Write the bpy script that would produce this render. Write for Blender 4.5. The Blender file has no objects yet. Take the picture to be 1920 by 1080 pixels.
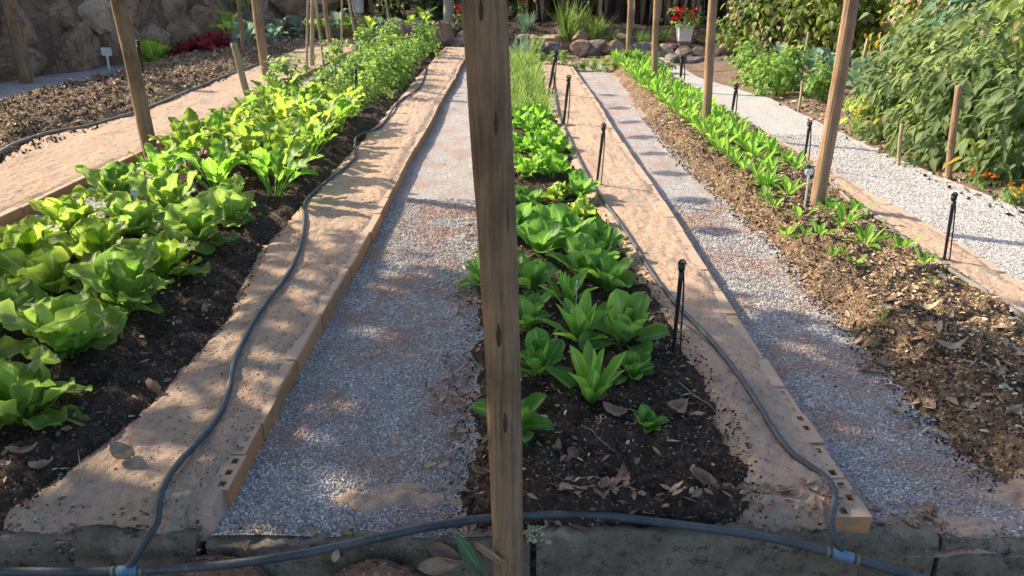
import bpy, math, random
import numpy as np
from mathutils import Vector, Matrix
R=math.radians
rng=np.random.default_rng(7)
random.seed(7)
scene=bpy.context.scene
# ------------------------------------------------------------------ camera
CAMZ=1.6; F=1387.0; PITCH=R(23.0); CT=math.cos(PITCH); ST=math.sin(PITCH)
cam_d=bpy.data.cameras.new('camera'); cam=bpy.data.objects.new('camera',cam_d)
scene.collection.objects.link(cam); scene.camera=cam
cam.location=(0,0,CAMZ); cam.rotation_euler=(R(90)-PITCH,0,0)
cam_d.sensor_width=36; cam_d.lens=36*F/1920; cam_d.clip_start=.05; cam_d.clip_end=500
cam_d.dof.use_dof=True; cam_d.dof.focus_distance=3.0; cam_d.dof.aperture_fstop=9.0
# ------------------------------------------------------------------ world and sun
ELEV=R(33.0); SD=Vector((-.9*math.cos(ELEV),.43*math.cos(ELEV),math.sin(ELEV))).normalized()
w=bpy.data.worlds.new('World'); scene.world=w; w.use_nodes=True
nt=w.node_tree; sky=nt.nodes.new('ShaderNodeTexSky'); sky.sky_type='NISHITA'; sky.sun_disc=False
sky.sun_elevation=ELEV; sky.sun_rotation=math.atan2(SD.x,SD.y); sky.air_density=.85; sky.dust_density=2.5
bg=nt.nodes['Background']; bg.inputs['Strength'].default_value=.15
nt.links.new(sky.outputs['Color'],bg.inputs['Color'])
sun_d=bpy.data.lights.new('sun','SUN'); sun=bpy.data.objects.new('sun',sun_d); scene.collection.objects.link(sun)
sun_d.energy=4.3; sun_d.angle=R(.55); sun_d.color=(1,.875,.69)
sun.rotation_euler=SD.to_track_quat('Z','Y').to_euler(); sun.location=(-8,6,9)
scene.view_settings.view_transform='Standard'; scene.view_settings.look='None'
scene.view_settings.exposure=1.14; scene.view_settings.gamma=1
scene.cycles.max_bounces=7; scene.cycles.transmission_bounces=4; scene.cycles.transparent_max_bounces=6
# ------------------------------------------------------------------ measuring the place from the camera
def P(u,v,z=0.):
    xn=(u-960)/F; yn=(v-540)/F; d=yn*CT+ST; k=(CAMZ-z)/d
    return (xn*k,(CT-yn*ST)*k,z)
def atY(u,v,Y):
    xn=(u-960)/F; yn=(v-540)/F; k=Y/(CT-yn*ST)
    return (xn*k,Y,CAMZ-k*(yn*CT+ST))
def interp_curve(pts,z):
    q=sorted([(P(u,v,z)[1],P(u,v,z)[0]) for u,v in pts]); ys=np.array([a for a,_ in q]); xs=np.array([b for _,b in q])
    return lambda y: np.interp(y,ys,xs)
# ------------------------------------------------------------------ noise
def _h(ix,iy,s):
    n=(ix.astype(np.int64)*374761393+iy.astype(np.int64)*668265263+s*1442695041)&0x7fffffff
    n=((n^(n>>13))*1274126177)&0x7fffffff
    return ((n^(n>>16))&0xffff)/65535.
def vn(x,y,s=0):
    x=np.asarray(x,float); y=np.asarray(y,float)
    ix=np.floor(x); iy=np.floor(y); fx=x-ix; fy=y-iy; fx=fx*fx*(3-2*fx); fy=fy*fy*(3-2*fy)
    ix=ix.astype(np.int64); iy=iy.astype(np.int64)
    a=_h(ix,iy,s); b=_h(ix+1,iy,s); c=_h(ix,iy+1,s); d=_h(ix+1,iy+1,s)
    return (a+(b-a)*fx)+((c+(d-c)*fx)-(a+(b-a)*fx))*fy
def fbm(x,y,s=0,o=4):
    x=np.asarray(x,float); y=np.asarray(y,float); r=0; a=.5
    for i in range(o): r=r+a*(vn(x,y,s+i*17)*2-1); x=x*2.03+5.1; y=y*2.03+1.7; a*=.5
    return r
# ------------------------------------------------------------------ mesh helpers
COL=scene.collection
class MB:
    def __init__(s): s.V=[]; s.Q=[]; s.T=[]; s.A=[]; s.n=0
    def add(s,V,Q=None,T=None,A=None):
        V=np.asarray(V,float).reshape(-1,3)
        if Q is not None and len(Q): s.Q.append(np.asarray(Q,int).reshape(-1,4)+s.n)
        if T is not None and len(T): s.T.append(np.asarray(T,int).reshape(-1,3)+s.n)
        if A is None: A=np.zeros((len(V),3))
        s.A.append(np.asarray(A,float).reshape(-1,3)); s.V.append(V); s.n+=len(V)
        return s
    def mesh(s,name,mat,smooth=True,mats=None):
        V=np.concatenate(s.V); A=np.concatenate(s.A)
        Q=np.concatenate(s.Q) if s.Q else np.zeros((0,4),int); T=np.concatenate(s.T) if s.T else np.zeros((0,3),int)
        me=bpy.data.meshes.new(name); me.vertices.add(len(V)); me.vertices.foreach_set('co',V.astype(np.float32).ravel())
        nl=len(Q)*4+len(T)*3; me.loops.add(nl); me.loops.foreach_set('vertex_index',np.concatenate([Q.ravel(),T.ravel()]).astype(np.int32))
        me.polygons.add(len(Q)+len(T))
        st=np.concatenate([np.arange(len(Q))*4,len(Q)*4+np.arange(len(T))*3]).astype(np.int32)
        me.polygons.foreach_set('loop_start',st)
        me.polygons.foreach_set('use_smooth',np.full(len(Q)+len(T),smooth))
        at=me.attributes.new('ld','FLOAT_VECTOR','POINT'); at.data.foreach_set('vector',A.astype(np.float32).ravel())
        me.update(calc_edges=True); me.validate()
        me.materials.append(mat)
        return me
    def build(s,name,mat,parent=None,smooth=True,loc=None):
        if loc is not None: s.V=[v-np.array(loc) for v in s.V]
        o=bpy.data.objects.new(name,s.mesh(name,mat,smooth)); COL.objects.link(o)
        if loc is not None: o.location=loc
        if parent: o.parent=parent
        return o
def tag(o,label=None,cat=None,group=None,kind=None):
    if label: o['label']=label
    if cat: o['category']=cat
    if group: o['group']=group
    if kind: o['kind']=kind
    return o
def empty(name,loc,rz=0,sc=1):
    o=bpy.data.objects.new(name,None); COL.objects.link(o); o.location=loc; o.rotation_euler=(0,0,rz); o.scale=(sc,)*3; o.empty_display_size=.1
    return o
def inst(name,me,loc=(0,0,0),rz=0,sc=1,parent=None,rx=0,ry=0):
    o=bpy.data.objects.new(name,me); COL.objects.link(o); o.location=loc; o.rotation_euler=(rx,ry,rz)
    o.scale=(sc,)*3 if not hasattr(sc,'__len__') else sc
    if parent: o.parent=parent
    return o
def grid(nu,nv):
    a=np.arange(nu)[:,None]*(nv+1)+np.arange(nv)[None,:]
    return np.stack([a,a+nv+1,a+nv+2,a+1],-1).reshape(-1,4)
def tube(pts,rad,ns=10,jit=0,A=None,cap=True,seed=0):
    pts=np.asarray(pts,float); n=len(pts); rad=np.broadcast_to(np.asarray(rad,float),(n,))
    t=np.gradient(pts,axis=0); t/=np.linalg.norm(t,axis=1)[:,None]+1e-9
    ref=np.array([0,0,1.]) if abs(t[:,2]).mean()<.8 else np.array([1.,0,0])
    a=np.cross(t,ref); a/=np.linalg.norm(a,axis=1)[:,None]; b=np.cross(t,a)
    th=np.linspace(0,2*np.pi,ns,endpoint=False)
    rr=rad[:,None]*np.ones(ns)
    if jit: rr=rr*(1+jit*fbm(np.arange(n)[:,None]*.35+seed*9.1,np.cos(th)[None,:]*1.3+np.sin(th)[None,:]*2.1+seed,3))
    V=pts[:,None,:]+rr[...,None]*(np.cos(th)[None,:,None]*a[:,None,:]+np.sin(th)[None,:,None]*b[:,None,:])
    i=np.arange(n-1)[:,None]*ns; j=np.arange(ns)[None,:]; k=(j+1)%ns
    Q=np.stack([i+j,i+ns+j,i+ns+k,i+k],-1).reshape(-1,4)[:, ::-1]
    V=V.reshape(-1,3); T=[]
    if cap:
        c0=len(V); V=np.vstack([V,pts[0],pts[-1]])
        T=[(c0,(q+1)%ns,q) for q in range(ns)]+[(c0+1,(n-1)*ns+q,(n-1)*ns+(q+1)%ns) for q in range(ns)]
    L=np.concatenate([[0],np.cumsum(np.linalg.norm(np.diff(pts,axis=0),axis=1))])
    AA=np.zeros((len(V),3)); AA[:n*ns,1]=np.repeat(L,ns); AA[:n*ns,0]=np.tile(th,n)
    if A is not None: AA[:,2]=A
    return V,Q,T,AA
def spline(pts,n=60):
    pts=np.asarray(pts,float); d=np.concatenate([[0],np.cumsum(np.linalg.norm(np.diff(pts,axis=0),axis=1))]); m=len(pts)
    tg=np.zeros_like(pts)
    for i in range(m):
        if i==0: tg[i]=(pts[1]-pts[0])/(d[1]-d[0])
        elif i==m-1: tg[i]=(pts[-1]-pts[-2])/(d[-1]-d[-2])
        else: tg[i]=(pts[i+1]-pts[i-1])/(d[i+1]-d[i-1])
    out=[]
    for s in np.linspace(0,d[-1],n):
        i=min(max(np.searchsorted(d,s)-1,0),m-2); h=d[i+1]-d[i]; t=(s-d[i])/h
        out.append((2*t**3-3*t*t+1)*pts[i]+(t**3-2*t*t+t)*h*tg[i]+(-2*t**3+3*t*t)*pts[i+1]+(t**3-t*t)*h*tg[i+1])
    return np.array(out)
def box(x0,x1,y0,y1,z0,z1):
    V=[(x,y,z) for z in (z0,z1) for y in (y0,y1) for x in (x0,x1)]
    Q=[(0,2,3,1),(4,5,7,6),(0,1,5,4),(2,6,7,3),(0,4,6,2),(1,3,7,5)]
    return np.array(V,float),Q
def rots(n,tilt=1.0,g=rng):
    """n random rotation matrices: random yaw, tilt from flat by up to tilt rad"""
    ya=g.uniform(0,2*np.pi,n); ti=g.uniform(-1,1,n)*tilt; ro=g.uniform(-1,1,n)*tilt
    cz,sz,cx,sx,cy,sy=np.cos(ya),np.sin(ya),np.cos(ti),np.sin(ti),np.cos(ro),np.sin(ro); O=np.zeros(n); I=np.ones(n)
    Z=np.stack([cz,-sz,O,sz,cz,O,O,O,I],-1).reshape(n,3,3); X=np.stack([I,O,O,O,cx,-sx,O,sx,cx],-1).reshape(n,3,3); Y=np.stack([cy,O,sy,O,I,O,-sy,O,cy],-1).reshape(n,3,3)
    return Z@X@Y
def scatter(mb,tv,tq,tt,ta,pos,rot,sc,rnd):
    """copies a template (verts, quads, tris, attr) to every pos"""
    tv=np.asarray(tv,float); n=len(pos); m=len(tv)
    sc=np.asarray(sc,float); sc=sc[:,None]*np.ones(3) if sc.ndim==1 else sc
    V=np.einsum('nij,nmj->nmi',rot,tv[None]*sc[:,None,:])+pos[:,None,:]
    A=np.broadcast_to(np.asarray(ta,float)[None],(n,m,3)).copy(); A[...,2]=rnd[:,None]
    off=(np.arange(n)*m)[:,None,None]
    Q=(np.asarray(tq,int)[None]+off).reshape(-1,4) if tq is not None and len(tq) else None
    T=(np.asarray(tt,int)[None]+off).reshape(-1,3) if tt is not None and len(tt) else None
    mb.add(V.reshape(-1,3),Q,T,A.reshape(-1,3))
# ------------------------------------------------------------------ materials
class NT:
    def __init__(s,name,rough=.8,spec=.3):
        s.m=bpy.data.materials.new(name); s.m.use_nodes=True; s.t=s.m.node_tree; s.b=s.t.nodes['Principled BSDF']
        s.b.inputs['Roughness'].default_value=rough; s.b.inputs['Specular IOR Level'].default_value=spec
    def n(s,ty,**k):
        o=s.t.nodes.new(ty)
        for a,b in k.items(): setattr(o,a,b)
        return o
    def l(s,a,b): s.t.links.new(a,b)
    def pos(s):
        if not hasattr(s,'_p'): s._p=s.n('ShaderNodeNewGeometry').outputs['Position']
        return s._p
    def obj(s):
        return s.n('ShaderNodeTexCoord').outputs['Object']
    def map(s,v,sc):
        m=s.n('ShaderNodeMapping'); m.inputs['Scale'].default_value=sc; s.l(v,m.inputs['Vector']); return m.outputs[0]
    def noise(s,v,scale,det=4,rough=.6,dist=0):
        o=s.n('ShaderNodeTexNoise'); o.inputs['Scale'].default_value=scale; o.inputs['Detail'].default_value=det; o.inputs['Roughness'].default_value=rough; o.inputs['Distortion'].default_value=dist
        s.l(v,o.inputs['Vector']); return o.outputs['Fac']
    def voro(s,v,scale,feat='F1'):
        o=s.n('ShaderNodeTexVoronoi'); o.feature=feat; o.inputs['Scale'].default_value=scale; s.l(v,o.inputs['Vector']); return o
    def ramp(s,f,stops,interp='LINEAR'):
        o=s.n('ShaderNodeValToRGB'); o.color_ramp.interpolation=interp; e=o.color_ramp.elements
        while len(e)<len(stops): e.new(.5)
        for q,(p,c) in zip(e,stops):
            q.position=p; q.color=(c,c,c,1) if not hasattr(c,'__len__') else (*c,1)
        s.l(f,o.inputs[0]); return o.outputs[0]
    def mix(s,f,a,b,mode='MIX'):
        o=s.n('ShaderNodeMix',data_type='RGBA',blend_type=mode)
        if hasattr(f,'is_linked'): s.l(f,o.inputs[0])
        else: o.inputs[0].default_value=f
        for v,i in ((a,6),(b,7)):
            if hasattr(v,'is_linked'): s.l(v,o.inputs[i])
            else: o.inputs[i].default_value=(*v,1)
        return o.outputs[2]
    def math(s,op,a,b=0.):
        o=s.n('ShaderNodeMath',operation=op)
        for v,i in ((a,0),(b,1)):
            if hasattr(v,'is_linked'): s.l(v,o.inputs[i])
            else: o.inputs[i].default_value=v
        return o.outputs[0]
    def attr(s):
        if not hasattr(s,'_a'):
            a=s.n('ShaderNodeAttribute',attribute_name='ld'); x=s.n('ShaderNodeSeparateXYZ'); s.l(a.outputs['Vector'],x.inputs[0]); s._a=x.outputs
        return s._a
    def rnd(s): return s.n('ShaderNodeObjectInfo').outputs['Random']
    def bump(s,h,st=.3,d=.01):
        o=s.n('ShaderNodeBump'); o.inputs['Strength'].default_value=st; o.inputs['Distance'].default_value=d; s.l(h,o.inputs['Height']); s.l(o.outputs[0],s.b.inputs['Normal']); return o
    def col(s,c):
        if hasattr(c,'is_linked'): s.l(c,s.b.inputs['Base Color'])
        else: s.b.inputs['Base Color'].default_value=(*c,1)
        return s
def leafmat(name,c1,c2,rib=(.25,.4,.12),trans=.45,rough=.5,ribw=.10,spec=.38,tip=None,tc=None,vein=True):
    """c1,c2: two leaf greens; translucent so that back light glows through"""
    k=NT(name,rough,spec); x,y,z=k.attr()[0],k.attr()[1],k.attr()[2]
    r=k.rnd(); n=k.noise(k.obj(),14,2)
    f=k.math('ADD',k.math('MULTIPLY',z,.7),k.math('ADD',k.math('MULTIPLY',n,.35),k.math('MULTIPLY',r,.3)))
    c=k.mix(k.ramp(f,[(.2,0),(.95,1)]),c1,c2)
    if tip is not None: c=k.mix(k.ramp(y,[(.0,1.),(.55,0.)]),c,tip)
    ax=k.math('ABSOLUTE',x)
    c=k.mix(k.ramp(ax,[(ribw*.5,.75),(ribw*1.3,0.)]),c,rib)
    if vein:
        w=k.math('SINE',k.math('ADD',k.math('MULTIPLY',y,46.),k.math('MULTIPLY',ax,-14.)))
        c=k.mix(k.math('MULTIPLY',k.ramp(w,[(.9,0),(1.,1)]),.25),c,rib)
        vn_=k.math('ADD',k.math('MULTIPLY',w,-.25),k.noise(k.obj(),60,2))
        k.bump(vn_,.35,.004)
    sp=k.noise(k.obj(),38,4,.8); c=k.mix(k.math('MULTIPLY',k.ramp(sp,[(.64,0),(.70,1)]),.5),c,(.16,.13,.05)); ed=k.math('MULTIPLY',k.ramp(ax,[(.75,0),(1.,1)]),k.ramp(k.noise(k.obj(),9,3),[(.45,0),(.6,.6)])); c=k.mix(ed,c,(c2[0]*1.5+.05,c2[1]*1.15+.02,c2[2]))
    k.col(c)
    tr=k.n('ShaderNodeBsdfTranslucent'); 
    hs=k.n('ShaderNodeHueSaturation'); hs.inputs['Hue'].default_value=.485; hs.inputs['Saturation'].default_value=1.02; hs.inputs['Value'].default_value=2.5; k.l(c,hs.inputs['Color']); k.l(hs.outputs[0],tr.inputs['Color'])
    ms=k.n('ShaderNodeMixShader'); ms.inputs[0].default_value=trans; k.l(k.b.outputs[0],ms.inputs[1]); k.l(tr.outputs[0],ms.inputs[2])
    k.l(ms.outputs[0],k.t.nodes['Material Output'].inputs['Surface']); return k.m
M={}
# sand: pinkish tan, debris specks, greyish algae patches
k=NT('sand',.95,.15); p=k.pos(); n1=k.noise(p,2.2,5); n2=k.noise(p,22,5,.7); n3=k.noise(p,140,2)
c=k.mix(k.ramp(n1,[(.35,0),(.68,1)]),(.58,.395,.275),(.46,.345,.26))
c=k.mix(k.ramp(n2,[(.3,.9),(.52,0)]),c,(.37,.235,.155))
c=k.mix(k.ramp(k.noise(k.map(p,(1,1,1)),4.3,6,.8),[(.5,0),(.66,.85)]),c,(.30,.275,.225))
c=k.mix(k.ramp(k.noise(p,38,4,.8,.6),[(.68,0),(.76,.85)]),c,(.12,.09,.065))
c=k.mix(k.ramp(n3,[(.3,.35),(.55,0)]),c,(.30,.20,.14)); k.col(c)
k.bump(k.math('ADD',k.math('MULTIPLY',n2,1.3),k.math('MULTIPLY',n3,.6)),.9,.016); M['sand']=k.m
# gravel bed
k=NT('gravel_bed',.9,.3); p=k.pos(); v=k.voro(p,150); 
sp=k.n('ShaderNodeSeparateColor'); k.l(v.outputs['Color'],sp.inputs[0])
gcol=lambda k,f: k.ramp(f,[(0,(.23,.21,.20)),(.25,(.33,.31,.295)),(.5,(.43,.41,.39)),(.75,(.53,.505,.48)),(.93,(.63,.605,.58)),(1,(.78,.76,.73))])
g=gcol(k,sp.outputs[0])
dust=k.ramp(k.noise(p,2.6,5,.7),[(.45,0),(.62,1)])
g=k.mix(k.math('MULTIPLY',dust,.72),g,(.42,.26,.18)); g=k.mix(k.ramp(v.outputs['Distance'],[(.35,0),(.75,.6)]),g,(.16,.13,.12)); k.col(g)
k.bump(k.math('SUBTRACT',1.,v.outputs['Distance']),.9,.006); M['gravel']=k.m
# loose stones
k=NT('gravel_stones',.8,.35); p=k.pos(); g=gcol(k,k.attr()[2])
dust=k.ramp(k.noise(p,2.6,5,.7),[(.45,0),(.62,1)])
g=k.mix(k.math('MULTIPLY',dust,.72),g,(.42,.26,.18)); k.col(g); M['stones']=k.m
k=NT('pale_stones',.8,.35); k.col(k.ramp(k.attr()[2],[(0,(.30,.28,.26)),(.5,(.50,.475,.45)),(1,(.74,.71,.69))])); M['palestones']=k.m
k=NT('pale_gravel_bed',.9,.3); p=k.pos(); v=k.voro(p,115); sp=k.n('ShaderNodeSeparateColor'); k.l(v.outputs['Color'],sp.inputs[0])
g=k.ramp(sp.outputs[0],[(0,(.30,.285,.27)),(.5,(.50,.475,.455)),(1,(.68,.66,.64))]); g=k.mix(k.math('MULTIPLY',k.ramp(k.noise(p,1.5,4),[(.5,0),(.7,1)]),.35),g,(.5,.36,.25))
g=k.mix(k.ramp(v.outputs['Distance'],[(.35,0),(.75,.5)]),g,(.2,.17,.15)); k.col(g); k.bump(k.math('SUBTRACT',1.,v.outputs['Distance']),.8,.008); M['palegravel']=k.m
def soilmat(name,a,b,c_,f1=(.4,.62)):
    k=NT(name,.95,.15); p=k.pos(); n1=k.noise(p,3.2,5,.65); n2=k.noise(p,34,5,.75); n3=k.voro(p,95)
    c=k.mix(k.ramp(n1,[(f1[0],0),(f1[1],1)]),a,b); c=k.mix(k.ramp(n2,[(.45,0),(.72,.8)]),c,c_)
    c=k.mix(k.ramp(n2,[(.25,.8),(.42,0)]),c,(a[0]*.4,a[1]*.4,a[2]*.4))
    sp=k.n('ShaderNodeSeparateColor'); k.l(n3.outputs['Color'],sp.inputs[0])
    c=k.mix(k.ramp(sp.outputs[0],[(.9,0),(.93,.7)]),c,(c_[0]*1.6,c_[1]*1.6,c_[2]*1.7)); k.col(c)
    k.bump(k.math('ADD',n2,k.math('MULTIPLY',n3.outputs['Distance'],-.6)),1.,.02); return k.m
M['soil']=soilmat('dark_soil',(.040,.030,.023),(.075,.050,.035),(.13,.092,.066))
M['soil_red']=soilmat('reddish_mulch_soil',(.10,.070,.048),(.22,.14,.08),(.36,.26,.16))
M['earth']=soilmat('trodden_earth',(.16,.105,.075),(.25,.17,.12),(.30,.23,.17))
M['clod']=soilmat('ochre_earth',(.20,.11,.07),(.28,.16,.10),(.34,.22,.15))
# chips / crumbs: colour by per-chip random
def chipmat(name,stops,rough=.9,trans=0):
    k=NT(name,rough,.2); c=k.ramp(k.attr()[2],stops); c=k.mix(k.ramp(k.noise(k.pos(),60,2),[(.3,.35),(.6,0)]),c,(.05,.035,.025)); k.col(c); return k.m
M['chips']=chipmat('mulch_chips',[(0,(.05,.034,.024)),(.24,(.15,.09,.05)),(.42,(.38,.25,.13)),(.70,(.58,.42,.24)),(.93,(.66,.54,.37)),(1,(.72,.66,.55))])
M['crumbs']=chipmat('soil_crumbs',[(0,(.022,.017,.014)),(.6,(.05,.036,.027)),(.86,(.10,.07,.05)),(.95,(.20,.16,.12)),(1,(.5,.46,.4))])
M['earthcrumbs']=chipmat('sandy_crumbs',[(0,(.07,.05,.035)),(.4,(.20,.135,.09)),(.8,(.38,.27,.19)),(1,(.55,.45,.35))])
M['litter']=chipmat('dry_leaf',[(0,(.17,.10,.065)),(.3,(.27,.17,.12)),(.55,(.33,.22,.15)),(.75,(.40,.27,.15)),(.9,(.36,.30,.24)),(1,(.45,.38,.22))],.7)
# clay brick with moss
k=NT('clay_brick',.85,.25); p=k.pos(); r=k.attr()[2]
c=k.mix(r,(.50,.25,.12),(.40,.17,.085)); sn=k.n('ShaderNodeSeparateXYZ'); k.l(k.n('ShaderNodeNewGeometry').outputs['Normal'],sn.inputs[0]); up=k.math('MULTIPLY',k.ramp(sn.outputs[2],[(.5,0),(.9,1)]),k.ramp(k.noise(p,14,5,.7),[(.3,.5),(.5,1)])); c=k.mix(k.ramp(k.noise(p,9,5,.7),[(.45,0),(.7,.8)]),c,(.24,.20,.10)); c=k.mix(k.ramp(k.noise(p,60,4),[(.3,.5),(.5,0)]),c,(.22,.13,.08)); c=k.mix(up,c,k.mix(k.noise(p,8,4),(.50,.34,.235),(.38,.30,.22))); k.col(c); k.bump(k.noise(p,70,4),.4,.004); M['brick']=k.m
k=NT('dark_hole',1,.0); k.col((.02,.015,.012)); M['hole']=k.m
# concrete kerb, mossy
k=NT('mossy_concrete',.9,.2); p=k.pos(); c=k.mix(k.ramp(k.noise(p,5,6,.7),[(.4,0),(.62,1)]),(.42,.36,.28),(.20,.17,.11)); c=k.mix(k.ramp(k.noise(k.map(p,(3,3,.7)),6,5,.7),[(.5,0),(.7,.8)]),c,(.27,.20,.12))
c=k.mix(k.ramp(k.noise(p,90,3),[(.55,0),(.75,.5)]),c,(.30,.29,.25)); c=k.mix(k.ramp(k.noise(p,18,6,.85),[(.36,.9),(.48,0)]),c,(.035,.035,.024)); k.col(c); k.bump(k.noise(p,28,7,.8),1.,.03); M['concrete']=k.m
# wood
def wood(name,a,b,d,knots=True,fs=1):
    k=NT(name,.82,.2); o=k.obj(); g=k.noise(k.map(o,(60*fs,60*fs,2.2)),1.,6,.7); c=k.mix(k.ramp(g,[(.3,0),(.7,1)]),a,b)
    c=k.mix(k.ramp(k.noise(k.map(o,(5,5,2.4)),1.,5,.65),[(.45,0),(.68,.75)]),c,d)
    cr=k.noise(k.map(o,(110*fs,110*fs,1.6)),1.,2); c=k.mix(k.ramp(cr,[(.28,.9),(.36,0)]),c,(d[0]*.3,d[1]*.3,d[2]*.3))
    k.col(c); k.bump(k.math('ADD',g,k.math('MULTIPLY',cr,1.5)),.9,.009); return k.m
M['post']=wood('weathered_post',(.42,.285,.165),(.18,.115,.066),(.06,.04,.027))
M['post_red']=wood('reddish_post',(.44,.30,.185),(.26,.165,.098),(.14,.085,.052))
M['bamboo']=wood('pale_bamboo',(.50,.42,.27),(.38,.31,.19),(.26,.2,.12))
M['bark']=wood('dark_bark',(.10,.07,.05),(.055,.038,.028),(.03,.02,.016),fs=.3)
M['palebark']=wood('pale_bark',(.38,.35,.30),(.27,.24,.20),(.16,.13,.10),fs=.5)
k=NT('knot',.9,.1); k.col(k.mix(k.noise(k.pos(),70,4,.7),(.02,.013,.01),(.13,.085,.055))); M['knot']=k.m
# hose
k=NT('hose_plastic',.5,.45); p=k.pos(); c=k.mix(k.ramp(k.noise(p,9,4),[(.35,0),(.7,1)]),(.036,.046,.054),(.075,.088,.092)); c=k.mix(k.ramp(k.noise(p,16,6,.8),[(.54,0),(.70,.6)]),c,(.22,.18,.14)); k.col(c); k.bump(k.noise(p,80,3),.3,.003); M['hose']=k.m
k=NT('old_hose_plastic',.65,.35); p=k.pos(); c=k.mix(k.ramp(k.noise(p,5,4),[(.35,0),(.65,1)]),(.12,.125,.115),(.23,.21,.17)); c=k.mix(k.ramp(k.noise(p,25,5,.7),[(.5,0),(.75,.6)]),c,(.33,.25,.18)); k.col(c); k.bump(k.noise(p,80,3),.2,.003); M['oldhose']=k.m
k=NT('black_plastic',.4,.5); k.col((.012,.012,.013)); M['black']=k.m
k=NT('blue_plastic',.5,.4); k.col(k.mix(k.ramp(k.noise(k.pos(),40,4),[(.38,0),(.62,.8)]),(.045,.17,.31),(.20,.21,.20))); M['blue']=k.m
k=NT('white_plastic',.5,.4); k.col(k.mix(k.ramp(k.noise(k.pos(),30,4),[(.5,0),(.75,.4)]),(.74,.74,.72),(.5,.47,.42))); M['white']=k.m
k=NT('painted_plaster',.8,.3); k.col(k.mix(k.ramp(k.noise(k.pos(),9,5),[(.45,0),(.7,.6)]),(.72,.70,.70),(.45,.42,.38))); M['pot']=k.m
# rock
def rock(name,a,b,d):
    k=NT(name,.9,.2); p=k.pos(); c=k.mix(k.ramp(k.noise(p,2.2,5,.6),[(.4,0),(.6,1)]),a,b); c=k.mix(k.ramp(k.noise(p,7,6,.7),[(.5,0),(.66,.9)]),c,d); c=k.mix(k.ramp(k.noise(p,30,4),[(.28,.6),(.45,0)]),c,(.05,.04,.03)); k.col(c); k.bump(k.noise(p,12,7,.7),.8,.04); return k.m
M['rock']=rock('brown_rock',(.28,.18,.12),(.40,.28,.19),(.12,.07,.045))
M['rock_pale']=rock('pale_rock',(.42,.31,.21),(.50,.40,.28),(.25,.17,.12))
M['rock_grey']=rock('grey_rock',(.17,.15,.14),(.24,.20,.18),(.10,.085,.08))
M['rock_wall']=rock('dark_wall_rock',(.25,.16,.105),(.39,.27,.18),(.11,.065,.042))
M['mortar']=rock('mortar',(.14,.10,.075),(.22,.155,.11),(.07,.05,.038))
# leaves
M['lettuce']=leafmat('butter_lettuce_leaf',(.075,.175,.028),(.20,.32,.065),(.25,.36,.14),.48,rough=.5)
M['lettuce_y']=leafmat('pale_lettuce_leaf',(.12,.22,.026),(.225,.335,.05),(.32,.43,.16),.52,rough=.5)
M['endive']=leafmat('smooth_endive_leaf',(.045,.15,.024),(.125,.275,.048),(.19,.34,.11),.42,rough=.5)
M['romaine']=leafmat('romaine_leaf',(.085,.22,.03),(.14,.30,.045),(.26,.42,.14),.45)
M['beet']=leafmat('beet_leaf',(.07,.17,.02),(.19,.30,.04),(.30,.30,.10),.5)
M['redstem']=leafmat('red_leaf_stalk',(.18,.03,.03),(.28,.08,.04),(.3,.07,.05),.2,vein=False)
M['parsley']=leafmat('feathery_herb_leaf',(.06,.15,.03),(.17,.28,.055),(.14,.28,.06),.45,vein=False)
M['chicory']=leafmat('chicory_leaf',(.075,.21,.020),(.14,.31,.035),(.27,.42,.13),.5)
M['chive']=leafmat('chive_leaf',(.09,.18,.035),(.20,.30,.06),(.12,.25,.06),.35,vein=False)
M['redlet']=leafmat('dark_red_lettuce_leaf',(.15,.018,.03),(.32,.05,.06),(.3,.08,.08),.4)
M['collard']=leafmat('blue_green_collard_leaf',(.07,.155,.09),(.16,.26,.16),(.3,.4,.32),.25,rough=.6)
M['eggplant']=leafmat('dull_shrub_leaf',(.035,.085,.022),(.145,.20,.07),(.26,.31,.17),.42,rough=.6)
M['vine']=leafmat('climbing_vine_leaf',(.06,.125,.025),(.22,.29,.07),(.18,.26,.08),.5,vein=False)
M['vine_y']=leafmat('yellowing_leaf',(.30,.24,.03),(.22,.20,.04),(.4,.3,.08),.4,vein=False)
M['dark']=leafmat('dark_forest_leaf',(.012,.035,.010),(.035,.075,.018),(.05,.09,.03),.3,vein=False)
M['treeleaf']=leafmat('tree_leaf',(.03,.08,.015),(.06,.13,.02),(.08,.15,.04),.3,vein=False)
M['grass']=leafmat('grass_blade',(.05,.12,.025),(.13,.22,.045),(.15,.24,.06),.35,vein=False)
M['dryfrond']=chipmat('dry_palm_sheath',[(0,(.07,.045,.03)),(.5,(.17,.11,.07)),(1,(.32,.23,.15))])
def flat(name,c,rough=.6):
    k=NT(name,rough,.3); k.col(k.mix(k.attr()[2],c,tuple(min(1,q*1.35) for q in c))); return k.m
M['redpetal']=flat('red_petal',(.55,.02,.035)); M['orange']=flat('orange_petal',(.60,.24,.01)); M['yellow']=flat('yellow_fruit',(.50,.46,.04)); M['tomato']=flat('tomato_skin',(.6,.13,.02),.3)
M['moss']=flat('pale_lichen',(.50,.52,.34),.9)
M['strap']=leafmat('strap_leaf',(.05,.13,.06),(.09,.18,.08),(.2,.28,.14),.2,rough=.6)
SHN=23000; SHY=3.6
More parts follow.
